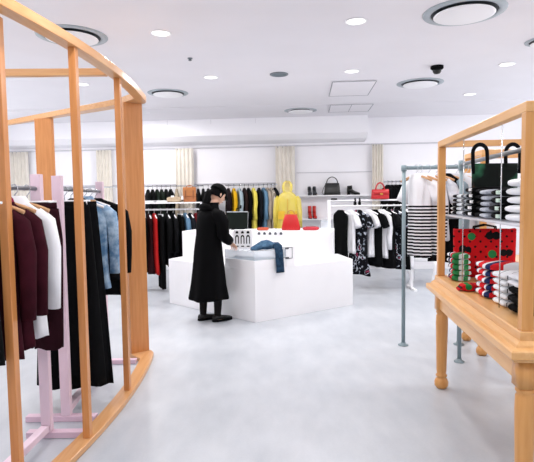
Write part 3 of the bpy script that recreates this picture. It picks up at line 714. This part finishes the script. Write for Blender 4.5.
# jeans: folded pile with one leg hanging over the case
DEN = mat('#2f4a63', .85, .2, 26, bump=.3, h2='#1d3044'); DEN2 = mat('#4d6c88', .85, .2, 22, bump=.3, h2='#2f4a63')
q = Cc+u*.13+v*.27
jr = math.atan2(v.y, v.x)
t = thing('folded_jeans', 'blue jeans folded on the clear case, one leg hanging down', 'jeans', (q.x, q.y, .847), jr)
MB().loft([[(x+.012*math.sin(5*a+x*30), yy*math.cos(a), max(.001, zz*.62+zz*.62*math.sin(a)+.006*math.sin(4*a+x*40))) for a in [2*PI*i/20 for i in range(20)]] for x, yy, zz in ((-.2, .03, .012), (-.16, .08, .03), (-.08, .11, .065), (.0, .12, .095), (.06, .11, .085), (.12, .09, .06), (.135, .05, .03))]).build('folded_body', DEN2, t, smooth=True)
MB().loft([[(x0-.0+.06*math.copysign(abs(math.cos(a))**.7, math.cos(a)), y+.014*math.sin(a)*(1+.2*math.sin(z*40)), z+.014*math.cos(a)*0) for a in [2*PI*i/16 for i in range(16)]] for x0, y, z in ((.09, -.06, .085), (.09, -.135, .05), (.092, -.158, -.03), (.095, -.162, -.12), (.1, -.165, -.22), (.102, -.165, -.275))]).build('hanging_leg', DEN, t, smooth=True)
MB().loft([[(-.12+k*.08+0*a, -.09+.02*math.cos(a)-k*.01, .03+.012*math.sin(a)) for a in [2*PI*i/10 for i in range(10)]] for k in range(4)]).build('rolled_cuff', DEN, t, smooth=True)

# ------------------------------------------------------------------ yellow raincoat on a stand
RAIN = glass('yellow_vinyl', '#efdb55', .62, .35)
q = at(287.5, 200, 8.6)
t = thing('mannequin_stand', 'slim white stand under the yellow raincoat', 'stand', (q.x, 8.6, 0))
MB().tube([(0, 0, .01), (0, 0, 1.56)], .014, 10).build('pole', WHITE, t, smooth=True)
MB().lathe([(0, .001), (.17, .001), (.17, .012), (.03, .02)], n=28).build('base', WHITE, t, smooth=True)
MB().tube([(-.14, 0, 1.46), (-.07, 0, 1.535), (0, 0, 1.56), (.07, 0, 1.535), (.14, 0, 1.46)], .013, 8).build('shoulder_bar', WHITE, t, smooth=True)
t = thing('raincoat', 'translucent yellow hooded raincoat displayed behind the counter', 'coat', (q.x, 8.6, 1.575), PI/2-.05)
sheet_body([(-.0, .065, .06), (-.03, .11, .07), (-.07, .15, .085), (-.12, .17, .095), (-.3, .165, .1), (-.75, .195, .11)], rows=14, fold=.02).build('body', RAIN, t, smooth=True)
for s in (-1, 1): MB().tube([(0, s*.14, -.09), (0, s*.175, -.15), (-.01, s*.2, -.34), (-.02, s*.205, -.62)], [.05, .058, .05, .045], 12).build('sleeve', RAIN, t, smooth=True)
MB().loft([[(-.01+(.085*math.cos(a)+.01)*k, .092*k*math.sin(a), z) for a in [math.radians(-150)+i*math.radians(300)/18 for i in range(19)]] for z, k in ((-.0, .85), (.05, 1), (.11, 1.0), (.16, .75), (.19, .3))], closed=False).build('hood', RAIN, t, smooth=True)
for s in (-1, 1): MB().box((-.118, s*.1, -.4), (.012, .12, .14)).build('pocket', mat('#e0b62a', .6, .1), t, bevel=.003)
MB().box((-.118, 0, -.42), (.006, .014, .6)).build('zip', mat('#c9a21f', .5, .1), t)

# ------------------------------------------------------------------ grey pipe racks at right
PAY = 4.87
px0 = 1.335
t = thing('pipe_rack', 'grey pipe rack carrying the black striped tops', 'clothes rack', (px0, PAY, 0), 0, 'grey pipe clothes racks')
RB = .019
MB().tube([(px0, PAY, .008), (px0, PAY, 1.735)], RB, 12).build('upright', PIPE, t, world=True, smooth=True)
MB().tube([(px0, PAY, 1.748), (2.62, PAY, 1.752)], RB, 12).build('hanging_rail', PIPE, t, world=True, smooth=True)
MB().tube([(1.885, PAY, .008), (1.885, PAY, 1.735)], RB, 12).build('upright', PIPE, t, world=True, smooth=True)
for x in (px0, 1.885):
    MB().lathe([(0, .001), (.05, .001), (.05, .008), (.026, .012), (.024, .03)], (x, PAY, 0), 16).build('foot_flange', PIPE, t, world=True, smooth=True)
MB().lathe([(.0, 1.715), (.026, 1.715), (.028, 1.74), (.026, 1.772), (0, 1.775)], (px0, PAY, 0), 14).build('elbow', PIPE, t, world=True, smooth=True)
HGP = 'wooden hangers on the grey pipe rack'; GP = 'tops on the grey pipe rack'
YK = yoke_stripes('yoke_stripe', -.36)
def onP(px, kind, label, m, L, yaw, hw=.17, th=.045, sleeve='long', hcol='wooden', sm=None):
    p = at(px, 168, PAY); garment(kind, label, {'tee': 'shirt'}.get(kind, kind), (p.x, PAY, 1.749), yaw, L, m, hw=hw, th=th, sleeve=sleeve, grp=GP, hgrp=HGP, rr=.019, hcol=hcol, sm=sm, near=True)
onP(416, 'tee', 'striped black and white top next to grey pipe upright', YK, .86, .55, hw=.1, th=.03, sleeve=None)
onP(420, 'tee', 'striped top in middle of the three on the pipe rack', YK, .86, .75, hw=.13, th=.035, sleeve='short')
onP(428, 'tee', 'striped top directly left of the wooden post', YK, .84, .8, hw=.12, th=.035)
onP(436, 'tee', 'white top with grey print partly behind the wooden post', mat('#e4e6ec', .85, .1, 14, h2='#b9bec9'), .7, .7, hw=.15, sleeve='short')
onP(445, 'jacket', 'black jacket with grey sleeves right of the wooden post', BLACK, .92, .75, hw=.17, sm=mat('#8496a0', .85, .1))
onP(456, 'sweater', 'pale grey sweater behind the folded shirt stacks', mat('#d9dce3', .85, .05), .72, .9, hw=.2)
onP(466, 'sweater', 'white sweater right of the pale grey sweater', mat('#e9ebf0', .85, .05), .72, .8, hw=.2)
# rack B, parallel to the display table
a, b = Vector((1.69, 4.35, 0)), Vector((1.32, 1.45, 0))
t = thing('pipe_rack', 'grey pipe rack running lengthwise above the display table', 'clothes rack', a, 0, 'grey pipe clothes racks')
for q in (a, b):
    MB().tube([q+Vector((0, 0, .008)), q+Vector((0, 0, 1.73))], .017, 12).build('upright', PIPE, t, world=True, smooth=True)
    MB().lathe([(0, .001), (.045, .001), (.045, .008), (.024, .012), (.022, .03)], q, 16).build('foot_flange', PIPE, t, world=True, smooth=True)
    MB().lathe([(0, 1.69), (.026, 1.69), (.026, 1.775), (0, 1.778)], q, 14).build('tee_joint', PIPE, t, world=True, smooth=True)
MB().tube([a+Vector((0, 0, 1.742)), b+Vector((0, 0, 1.742))], .016, 12).build('hanging_rail', STEEL, t, world=True, smooth=True)

# white chair with curved legs behind the striped tops
q = onz(423, 284, 0)
t = thing('chair', 'white chair with curved legs and dark upholstery under the striped tops', 'chair', (q.x, q.y, 0), math.radians(-25))
for sx in (-1, 1):
    for sy in (-1, 1):
        MB().tube([(sx*.2, sy*.19, .44), (sx*.225, sy*.21, .36), (sx*.2, sy*.19, .22), (sx*.17, sy*.165, .1), (sx*.19, sy*.18, .03), (sx*.215, sy*.2, .012)], [.035, .036, .026, .018, .02, .022], 10).build('leg', WHITE, t, smooth=True)
MB().box((0, 0, .43), (.46, .44, .06)).build('seat_frame', WHITE, t, bevel=.012)
MB().box((0, 0, .48), (.42, .4, .05)).build('seat', DGREEN, t, bevel=.02)
MB().box((0, .2, .74), (.34, .035, .42)).build('backrest', DGREEN, t, bevel=.015)
m = MB().tube([(-.2, .2, .44), (-.22, .21, .7), (-.2, .22, .95), (-.1, .22, 1.02), (0, .22, 1.04), (.1, .22, 1.02), (.2, .22, .95), (.22, .21, .7), (.2, .2, .44)], .024, 10)
m.build('back_frame', WHITE, t, smooth=True)

# ------------------------------------------------------------------ display tables
def display_table(label, loc, rz, W, Ln, shelf):
    """local origin: far-left moulding corner on the floor; +x across, -y towards the viewer"""
    t = thing('display_table', label, 'display table', loc, rz, 'wooden display tables with open frames')
    def rect(i): return [(i, -i), (W-i, -i), (W-i, -Ln+i), (i, -Ln+i)]
    top = MB()
    def frustum(m, i0, z0, i1, z1):
        r0, r1 = rect(i0), rect(i1); m.loft([[(x, y, z0) for x, y in r0], [(x, y, z1) for x, y in r1]]); return m
    MB().loft([[(x, y, z) for x, y in rect(i)] for i, z in ((.045, .735), (.02, .742), (.012, .755), (0, .762), (0, .792), (.006, .80), (.03, .804), (.034, .815), (.05, .83))]).build('tabletop_moulding', TW_Y, t)
    MB().loft([[(x, y, z) for x, y in rect(i)] for i, z in ((.055, .83), (.055, .866), (.06, .87))]).build('plinth', TW_Y, t)
    for (x, y, sx, sy) in ((W/2, -.085, W-.2, .025), (W/2, -Ln+.085, W-.2, .025), (.085, -Ln/2, .025, Ln-.2), (W-.085, -Ln/2, .025, Ln-.2)):
        MB().box((x, y, .68), (sx, sy, .115)).build('apron', TW_Y if sy > sx else TW_X, t)
    for x in (.1, W-.1):
        for y in (-.1, -Ln+.1):
            lg = MB().box((x, y, .672), (.09, .09, .128))
            lg.lathe([(0, .608), (.036, .608), (.044, .598), (.044, .588), (.036, .58), (.043, .565), (.045, .5), (.037, .14), (.033, .115), (.042, .105), (.042, .095), (.03, .088), (.042, .075), (.052, .05), (.05, .022), (.036, .002), (0, .001)], (x, y, 0), 20)
            lg.build('leg', TW_Z, t, smooth=True)
    PZ = 1.88
    for x in (.09, W-.09):
        for y in (-.09, -Ln+.09):
            MB().box((x, y, (.87+PZ)/2-.0225), (.05, .05, PZ-.87-.045)).build('frame_post', TW_Z, t, bevel=.003)
        MB().box((x, -Ln/2, PZ-.022), (.05, Ln-.13, .045)).build('frame_beam', TW_Y, t, bevel=.003)
    for y in (-.09, -Ln+.09): MB().box((W/2, y, PZ-.022), (W-.23, .05, .045)).build('frame_beam', TW_X, t, bevel=.003)
    if shelf:
        MB().box((W/2, -Ln/2, 1.328), (W-.25, Ln-.24, .014)).build('glass_shelf', glass('frosted_glass', '#e4e7f1', .72, .2), t, bevel=.002)
        for x in (.135, W-.135):
            for y in (-.5, -1.2):
                MB().tube([(x, y, .871), (x, y, 1.86)], .003, 6).build('shelf_cable', CHROME, t, smooth=True)
        for y in (-.09, -Ln+.09): MB().box((W/2, y, 1.31), (W-.23, .02, .02)).build('shelf_bar', STEEL, t)
    return t
T1 = (1.236, 3.87, 0); TRZ = math.atan2(-.104, 1)
display_table('nearest wooden display table with glass shelf, at right edge', T1, TRZ, .82, 1.75, True)
display_table('second wooden display table standing behind the nearest one', (1.93, 5.12, 0), TRZ, 1.2, .68, False)
TM = Matrix.Translation(T1) @ Matrix.Rotation(TRZ, 4, 'Z')
def tp(x, y, z): return TM @ Vector((x, y, z))
# folded stacks
LAY = ['topmost', 'second from top', 'third from top', 'fourth from top', 'bottom one']
def stack(x, y, z, n, wd, dp, h, m, what, where, grp, tagm=None, rot=0):
    nm = 'folded_shirt'; lays = LAY[:n-1]+['bottom one']
    for k in range(n):
        zz = z+.001+(n-1-k)*(h+.0008); p = tp(x+dp/2+random.uniform(-.006, .006), y+random.uniform(-.004, .004), zz)
        t = thing(nm, '%s %s, %s' % (what, where, lays[k]), 'shirt', p, TRZ+rot+random.uniform(-.03, .03), grp)
        fold_mesh(wd, dp, h).build('folded_cloth', m, t, smooth=True)
        if tagm: MB().box((-dp/2+.004, -wd*.32, h*.5), (.02, wd*.22, h*.5)).build('label', tagm, t, bevel=.003)
def ypos(px, x): # local y on the line at local offset x that appears in the given photo column
    X0 = .835+x; Y = X0*500/(px-319); return (Y-3.86)/.9926
ZSH = 1.336
PALE = mat('#cfe3d6', .7, .03)
GREYP = mat('#c8ccd4', .85, .1, 30, h2='#8d939e'); MIX = bands('black_white_fold', [(0, '#e9ebee'), (.22, '#15161a'), (.52, '#e3e6ea')], .3, 'wrap', .85, .2)
MIX2 = bands('white_dark_fold', [(0, '#dfe3e8'), (.3, '#22262c'), (.5, '#cdd3da')], .3, 'wrap', .85, .2)
SG = 'folded shirts on the glass shelf'
stack(.15, ypos(453, .15), ZSH, 5, .15, .24, .029, MIX, 'white and black folded shirt', 'in shelf stack farthest from camera', SG)
stack(.15, ypos(460.5, .15), ZSH, 5, .15, .24, .029, MIX2, 'grey-white folded shirt', 'in second farthest shelf stack', SG)
stack(.15, ypos(468, .15), ZSH, 5, .15, .24, .038, BLACK, 'black folded shirt with pale label', 'in far black shelf stack', SG, WHITE)
stack(.17, ypos(475.5, .16), ZSH, 5, .11, .24, .036, BLACK2, 'plain black folded shirt', 'left of the printed grey stack', SG)
stack(.15, ypos(483, .15), ZSH, 5, .16, .24, .034, GREYP, 'grey printed folded shirt', 'in middle shelf stack', SG)
stack(.15, ypos(494, .15), ZSH, 4, .17, .24, .043, BLACK, 'black folded shirt with green label', 'left of the white shelf stack', SG, PALE)
stack(.15, ypos(510.5, .15), ZSH, 5, .18, .26, .044, mat('#eef0f4', .85, .03, 18), 'white folded shirt', 'on shelf beside the near post', SG)
TB = .871; SG2 = 'folded shirts on the table below the shelf'
GST = bands('green_red_navy', [(0, '#e8eaee'), (.1, '#27304a'), (.2, '#e3e6ea'), (.27, '#b9283a'), (.42, '#2c7a45'), (.68, '#cfd8d6'), (.8, '#3b8a52'), (.9, '#dfe5e8')], .30, 'wrap', .85, .145)
RST = bands('red_white_navy', [(0, '#2a3560'), (.07, '#e9eaee'), (.17, '#d8262c'), (.33, '#e9eaee'), (.4, '#2a3560'), (.5, '#d8262c'), (.66, '#eceef2')], .46, 'wrap', .85, .225)
WST = bands('white_black_line', [(0, '#eef0f3'), (.8, '#3b3d44'), (.86, '#eef0f3')], .085, 'wrap', .85, 0)
stack(.115, -.285, TB, 5, .17, .12, .038, GST, 'green, red and navy striped folded shirt', 'in left table stack', SG2)
stack(.13, ypos(480.5, .13), TB, 5, .2, .25, .04, RST, 'red, white and navy striped folded shirt', 'on table', SG2)
stack(.14, ypos(497.5, .14), TB, 5, .17, .25, .036, WST, 'white thin-lined folded shirt', 'right of the red striped stack', SG2)
yb = ypos(514, .15)
stack(.15, yb, TB, 3, .17, .25, .045, BLACK, 'black folded shirt', 'by the near post below the shelf', SG2)
stack(.15, yb, TB+3*.046, 2, .17, .25, .03, mat('#e7e9ee', .85, .05), 'white folded shirt', 'on top of the black table stack', SG2)
# red scarf
p = tp(.135, ypos(466, .1)-.02, TB)
t = thing('folded_scarf', 'red folded scarf lying between the striped table stacks', 'scarf', p, TRZ)
REDD = dots('red_scarf', '#c4161d', [(-.03, .03, .02, '#1f7a3c')], (.05, .007, '#16161a'))
fold_mesh(.1, .14, .045).build('scarf_cloth', REDD, t, smooth=True)
MB().loft([[(-.06-.012*k, -.0+.04*math.cos(a), .026-.008*k+.009*math.sin(a)) for a in [2*PI*i/12 for i in range(12)]] for k in range(3)]).build('scarf_end', REDD, t, smooth=True)
# polka dot tote on the table
K = '#141417'; G_ = '#2f8a4e'
pl, pr_ = tp(.17, -.125, TB), tp(.62, -.125, TB); ww = .45; bc = (pl+pr_)/2
DOT = dots('red_polka', '#cf1820', [(-.10, .30, .028, G_), (.045, .17, .03, G_), (.14, .02+.06, .026, G_), (.03, .305, .03, K), (-.0+.075, .305, .03, K), (-.165, .21, .027, K), (-.125, .205, .022, K), (.125, .18, .026, K), (.165, .18, .026, K), (-.03, .06, .026, K), (.02, .06, .026, K)], (.075, .0085, K))
t = thing('tote_bag', 'red polka dot tote bag standing on the display table', 'bag', bc, TRZ)
rings = []
for k in range(9):
    uu = k/8; z = .002+.35*uu; hw_ = ww/2*(.95+.05*uu); d_ = .05*(1-.75*uu)+.008
    rings.append([(hw_*math.copysign(abs(math.cos(a))**.25, math.cos(a)), d_*math.copysign(abs(math.sin(a))**.5, math.sin(a)), z+(.006*math.sin(3*a) if k == 8 else 0)) for a in [2*PI*i/32 for i in range(32)]])
MB().loft(rings).build('bag_body', DOT, t, smooth=True)
for s in (-1, 1): MB().tube([(-.08, s*.012, .335), (-.075, s*.02, .37), (0, s*.024, .385), (.075, s*.02, .37), (.08, s*.012, .335)], .007, 8).build('handle', BLACK2, t, smooth=True)
# dark bag with long handles on the glass shelf
def darkprint():
    m, nt, b = base('dark_green_print', .75); L = nt.links.new; tc = N(nt, 'ShaderNodeTexCoord'); nz = N(nt, 'ShaderNodeTexNoise'); nz.inputs['Scale'].default_value = 5
    cr = N(nt, 'ShaderNodeValToRGB')
    set_ramp(cr, ((.3, '#0b0e0d'), (.52, '#101714'), (.6, '#2b5a42'), (.66, '#1a1412'), (.72, '#4a1a24')))
    L(tc.outputs['Object'], nz.inputs['Vector']); L(nz.outputs['Fac'], cr.inputs[0]); L(cr.outputs[0], b.inputs['Base Color']); return m
BY2 = 3.3
pl, pr_ = at(473, 170, BY2), at(519, 170, BY2); ww = pr_.x-pl.x
t = thing('tote_bag', 'dark green and black tote with two tall loop handles', 'bag', ((pl.x+pr_.x)/2, BY2+.02, ZSH), .05)
rings = []
for k in range(8):
    uu = k/7; z = .002+.345*uu; hw_ = ww/2*(.92+.08*uu); d_ = .055*(1-.7*uu)+.01
    rings.append([(hw_*math.copysign(abs(math.cos(a))**.3, math.cos(a)), d_*math.copysign(abs(math.sin(a))**.5, math.sin(a)), z-(.02*uu*math.cos(2*a)*0)) for a in [2*PI*i/32 for i in range(32)]])
MB().loft(rings).build('bag_body', darkprint(), t, smooth=True)
for cx in (-.115, .105):
    MB().tube([(cx-.035, -.018, .28), (cx-.042, -.02, .36)]+[(cx+.005+.048*math.cos(a), -.02, .415+.055*math.sin(a)) for a in [PI-i*PI/12 for i in range(13)]]+[(cx+.055, -.02, .36), (cx+.055, -.018, .28)], .011, 8, (1.2, .5, 1.2)).build('handle', BLACK2, t, smooth=True)

# ------------------------------------------------------------------ the person
SKIN = mat('#d9ab92', .55, .05, 12)
PRZ = math.radians(38)
pp = onz(216, 321, 0)
person = thing('person', 'person in long black coat and cap, leaning over the counter', 'person', (pp.x-.065, pp.y+.025, 0), PRZ)
body = MB()
def oval(secs, n=24): return [[(cx+rx*math.cos(a), ry*math.sin(a), z) for a in [2*PI*k/n for k in range(n)]] for z, cx, rx, ry in secs]
def limb(pts, rs, n=12):
    m = MB().tube(pts, rs, n); body.add(m.v, m.f)
m = MB().loft(oval([(.74, 0, .06, .1), (.78, 0, .1, .15), (.86, 0, .12, .17), (.98, 0, .105, .14), (1.1, .0, .105, .145), (1.2, .01, .105, .16), (1.28, .02, .09, .15), (1.33, .035, .065, .1), (1.37, .05, .05, .055)])); body.add(m.v, m.f)
limb([(.045, 0, 1.33), (.075, 0, 1.4), (.1, 0, 1.445), (.12, 0, 1.5)], [.055, .05, .049, .05], 16)
hands = []
for s in (-1, 1):
    tgt = Vector((.2, -.16, .955) if s < 0 else (.3, .16, .96)); el = Vector((.05, s*.225, 1.05)); sh_ = Vector((.03, s*.165, 1.27))
    limb([(.02, s*.1, 1.28), sh_, sh_.lerp(el, .5), el, el.lerp(tgt, .4), el.lerp(tgt, .85), tgt+(tgt-el).normalized()*.01], [.05, .054, .045, .038, .039, .029, .026])
    hands.append((s, tuple(tgt)))
    fx = .055 if s < 0 else -.045
    limb([(0, s*.08, .82), (0, s*.085, .7), (.01, s*.085, .48), (fx, s*.085, .31), (fx-.006, s*.085, .18), (fx-.01, s*.085, .09), (fx-.01, s*.085, .04)], [.085, .085, .056, .052, .042, .036, .034], 14)
    limb([(fx-.05, s*.085, .035), (fx, s*.086, .045), (fx+.07, s*.09, .036), (fx+.14, s*.093, .028)], [.024, .034, .028, .018], 12)
    D = (tgt-el); D.z = min(D.z, -.02); D.normalize(); Sd = Vector((-D.y, D.x, 0)).normalized(); Dn = Sd.cross(D)*-1
    if Dn.z > 0: Dn = -Dn
    pm_ = MB(); rings = []                          # palm: wider and flatter than the wrist
    for k, wd_, ht_ in ((-.01, .022, .02), (.02, .03, .017), (.05, .037, .015), (.075, .038, .013), (.085, .03, .01)):
        q = tgt+D*k+Dn*.012; rings.append([q+Sd*wd_*math.cos(a)+Dn*ht_*math.sin(a) for a in [2*PI*i/16 for i in range(16)]])
    pm_.loft(rings); body.add(pm_.v, pm_.f)
    for off, ln in ((-.03, .056), (-.01, .07), (.01, .076), (.029, .068)):
        b0 = tgt+D*.072+Dn*.012+Sd*off*s
        limb([b0, b0+D*ln*.42+Dn*.004+Sd*off*s*.15, b0+D*ln*.75+Dn*.02+Sd*off*s*.2, b0+D*ln*.88+Dn*.04+Sd*off*s*.2], [.0092, .0088, .0078, .006], 8)
    b0 = tgt+D*.015+Sd*s*.02+Dn*.012
    limb([b0, b0+D*.025+Sd*s*.024+Dn*.006, b0+D*.052+Sd*s*.03+Dn*.02], [.013, .0105, .008], 8)
# head: ellipsoid with brow, nose, chin, ears, eye sockets; bowed forward
HC = Vector((.135, 0, 1.522)); TILT = Matrix.Rotation(math.radians(30), 3, 'Y')
hd = MB(); rings = []; nr, ns = 20, 28
for i in range(nr+1):
    th_ = PI*i/nr; ring = []
    for j in range(ns):
        a = 2*PI*j/ns; x = .098*math.sin(th_)*math.cos(a); y = .075*math.sin(th_)*math.sin(a); z = .112*math.cos(th_)
        if z < 0:
            k = -z/.112; y *= 1-.28*k; x = x*(1-.12*k)+(.022*k if x > 0 else .04*k*0)
            if x < 0: x *= 1-.25*k
        fr_ = max(0, math.cos(a))**6*math.sin(th_)
        if abs(y) < .02 and x > 0: x += .026*math.exp(-((z+.012)/.016)**2)*(1-abs(y)/.02)+.01*math.exp(-((z-.01)/.02)**2)*(1-abs(y)/.02)
        if x > 0: x -= .010*math.exp(-((z-.012)/.012)**2)*math.exp(-((abs(y)-.032)/.014)**2); x += .005*math.exp(-((z-.034)/.01)**2)*fr_
        if x > 0: x += .006*math.exp(-((z+.05)/.006)**2)*math.exp(-(y/.02)**2)+.006*math.exp(-((z+.062)/.006)**2)*math.exp(-(y/.018)**2)+.009*math.exp(-((z+.094)/.014)**2)*math.exp(-(y/.022)**2)
        ring.append(HC+TILT @ Vector((x, y, z)))
    rings.append(ring)
hd.loft(rings); body.add(hd.v, hd.f)
for s in (-1, 1):
    e = MB().tube([HC+TILT @ Vector((-.012+.004*k, s*(.068+.006*math.sin(k)), .018-.014*k)) for k in range(5)], [.008, .014, .015, .012, .007], 10); body.add(e.v, e.f)
bo = body.build('body', SKIN, person, smooth=True)
rm = bo.modifiers.new('join', 'REMESH'); rm.mode = 'VOXEL'; rm.voxel_size = .0045; rm.use_smooth_shade = True
sm0 = bo.modifiers.new('soft', 'SMOOTH'); sm0.factor = .5; sm0.iterations = 2

bm2 = bpy.data.meshes.new_from_object(bo.evaluated_get(bpy.context.evaluated_depsgraph_get())); bo.modifiers.clear(); bo.data = bm2
for s in (-1, 1):
    MB().lathe([(0, -.006), (.006, -.004), (.008, 0), (.006, .004), (0, .006)], HC+TILT @ Vector((.081, s*.031, .008)), 10).build('eye', BLKGLOSS, person, smooth=True)
    MB().tube([HC+TILT @ Vector((.089-.004*abs(k), s*(.031+.009*k), .03-.002*abs(k))) for k in (-1.5, 0, 1.5)], .0035, 6).build('eyebrow', BLACK2, person, smooth=True)
MB().tube([HC+TILT @ Vector((.098-.3*abs(y)**1.4, y, -.056)) for y in (-.022, -.01, 0, .01, .022)], .004, 8).build('lips', mat('#a8665c', .5, .05), person, smooth=True)
# hair: shell round the back of the head with tied tail
HAIR = mat('#08070a', .8, .2, 20, (1, 1, .3))
hr = MB(); rings = []
for i in range(13):
    th_ = PI*.62*i/12; ring = []
    for j in range(28):
        a = 2*PI*j/28; lim = 1.0
        x, y, z = .107*math.sin(th_)*math.cos(a)-.006, .083*math.sin(th_)*math.sin(a), .118*math.cos(th_)+.002
        if x > .02 and z < .055: z = .055+.2*(x-.02)*0; x = min(x, .085)
        ring.append(HC+TILT @ Vector((x, y, z)))
    rings.append(ring)
hr.loft(rings)
hr.tube([HC+TILT @ Vector((-.09, 0, -.01)), HC+TILT @ Vector((-.125, 0, -.05)), HC+Vector((-.165, 0, -.09)), HC+Vector((-.17, 0, -.16)), HC+Vector((-.16, 0, -.2))], [.035, .042, .04, .03, .01], 12)
hr.build('hair', HAIR, person, smooth=True)
cap = MB(); rings = []
for i in range(9):
    th_ = PI*.47*i/8
    rings.append([HC+TILT @ Vector((.116*math.sin(th_)*math.cos(a)-.008, .091*math.sin(th_)*math.sin(a), .02+.112*math.cos(th_)+.012*math.sin(th_))) for a in [2*PI*j/28 for j in range(28)]])
cap.loft(rings)
capo = cap.build('cap', BLACK, person, smooth=True)
MB().loft([[HC+TILT @ Vector((.1+.07*k*math.cos(b_)-.01, .075*math.sin(b_)*(1-.1*k), .028-.02*k+dz)) for b_ in [math.radians(-75+i*150/10) for i in range(11)]] for k, dz in ((0, 0), (.5, .003), (1, 0), (1, -.006), (0, -.006))], closed=False).build('brim', BLACK, capo, smooth=True)
# coat
COAT = mat('#050507', .9, .15, 9, bump=.15)
rings = []
for z, cx, rx, ry in ((.275, -.02, .23, .235), (.295, -.02, .233, .238), (.45, -.02, .205, .215), (.65, -.015, .185, .2), (.85, -.015, .165, .19), (.98, -.01, .15, .175), (1.05, -.005, .142, .17), (1.15, .0, .14, .18), (1.25, .01, .135, .19), (1.31, .02, .115, .165), (1.36, .045, .08, .105), (1.4, .06, .07, .075), (1.43, .07, .072, .075)):
    k = max(0, (.9-z)/.65); rings.append([(cx+(rx+.014*k*math.sin(7*a+1))*math.cos(a), (ry+.014*k*math.sin(7*a+1))*math.sin(a), z+(.006*math.sin(3*a) if z < .3 else 0)) for a in [2*PI*i/48 for i in range(48)]])
coat = MB().loft(rings).build('coat', COAT, person, smooth=True)
for s, tg_ in hands:
    el = Vector((.05, s*.225, 1.05)); T_ = Vector(tg_)
    MB().tube([(.015, s*.1, 1.31), (.03, s*.17, 1.27), (.06, s*.215, 1.19), el+Vector((-.0, s*.01, .0)), el.lerp(T_, .45)+Vector((0, 0, -.005)), el.lerp(T_, .88)], [.06, .085, .08, .072, .064, .056], 16).build('sleeve', COAT, coat, smooth=True)
MB().tube([(-.02, -.11, 1.345), (-.05, -.07, 1.37), (-.06, 0, 1.38), (-.05, .07, 1.37), (-.02, .11, 1.345)], [.02, .04, .05, .04, .02], 14).build('hood', COAT, coat, smooth=True)
TIGHT = mat('#1a1718', .7, .1)
for s in (-1, 1):
    fx = .055 if s < 0 else -.045
    MB().tube([(.01, s*.085, .5), (fx, s*.085, .31), (fx-.004, s*.085, .2), (fx-.01, s*.085, .09), (fx-.005, s*.085, .05)], [.06, .056, .048, .041, .04], 14).build('legging', TIGHT, person, smooth=True)
    sh = MB(); sec = []
    for x, hw_, zt in ((-.075, .02, .055), (-.06, .036, .075), (-.03, .042, .085), (.02, .043, .08), (.07, .047, .065), (.12, .05, .055), (.165, .042, .045), (.185, .018, .035)):
        sec.append([(fx+x, s*(.085+max(0, x)*.04)+hw_*math.copysign(abs(math.cos(a))**.8, math.cos(a)), .02+(zt-.02)*(.5+.5*math.sin(a))) for a in [2*PI*k/16 for k in range(16)]])
    so = sh.loft(sec).build('shoe', mat('#08080a', .6, .1), person, smooth=True)
    MB().prism([(fx+x, s*(.085+max(0, x)*.04)+q) for x, q in ((-.078, -.02), (-.03, -.045), (.12, -.053), (.175, -.035), (.19, 0), (.175, .035), (.12, .053), (-.03, .045), (-.078, .02))], .002, .024).build('sole', BLACK2, so)
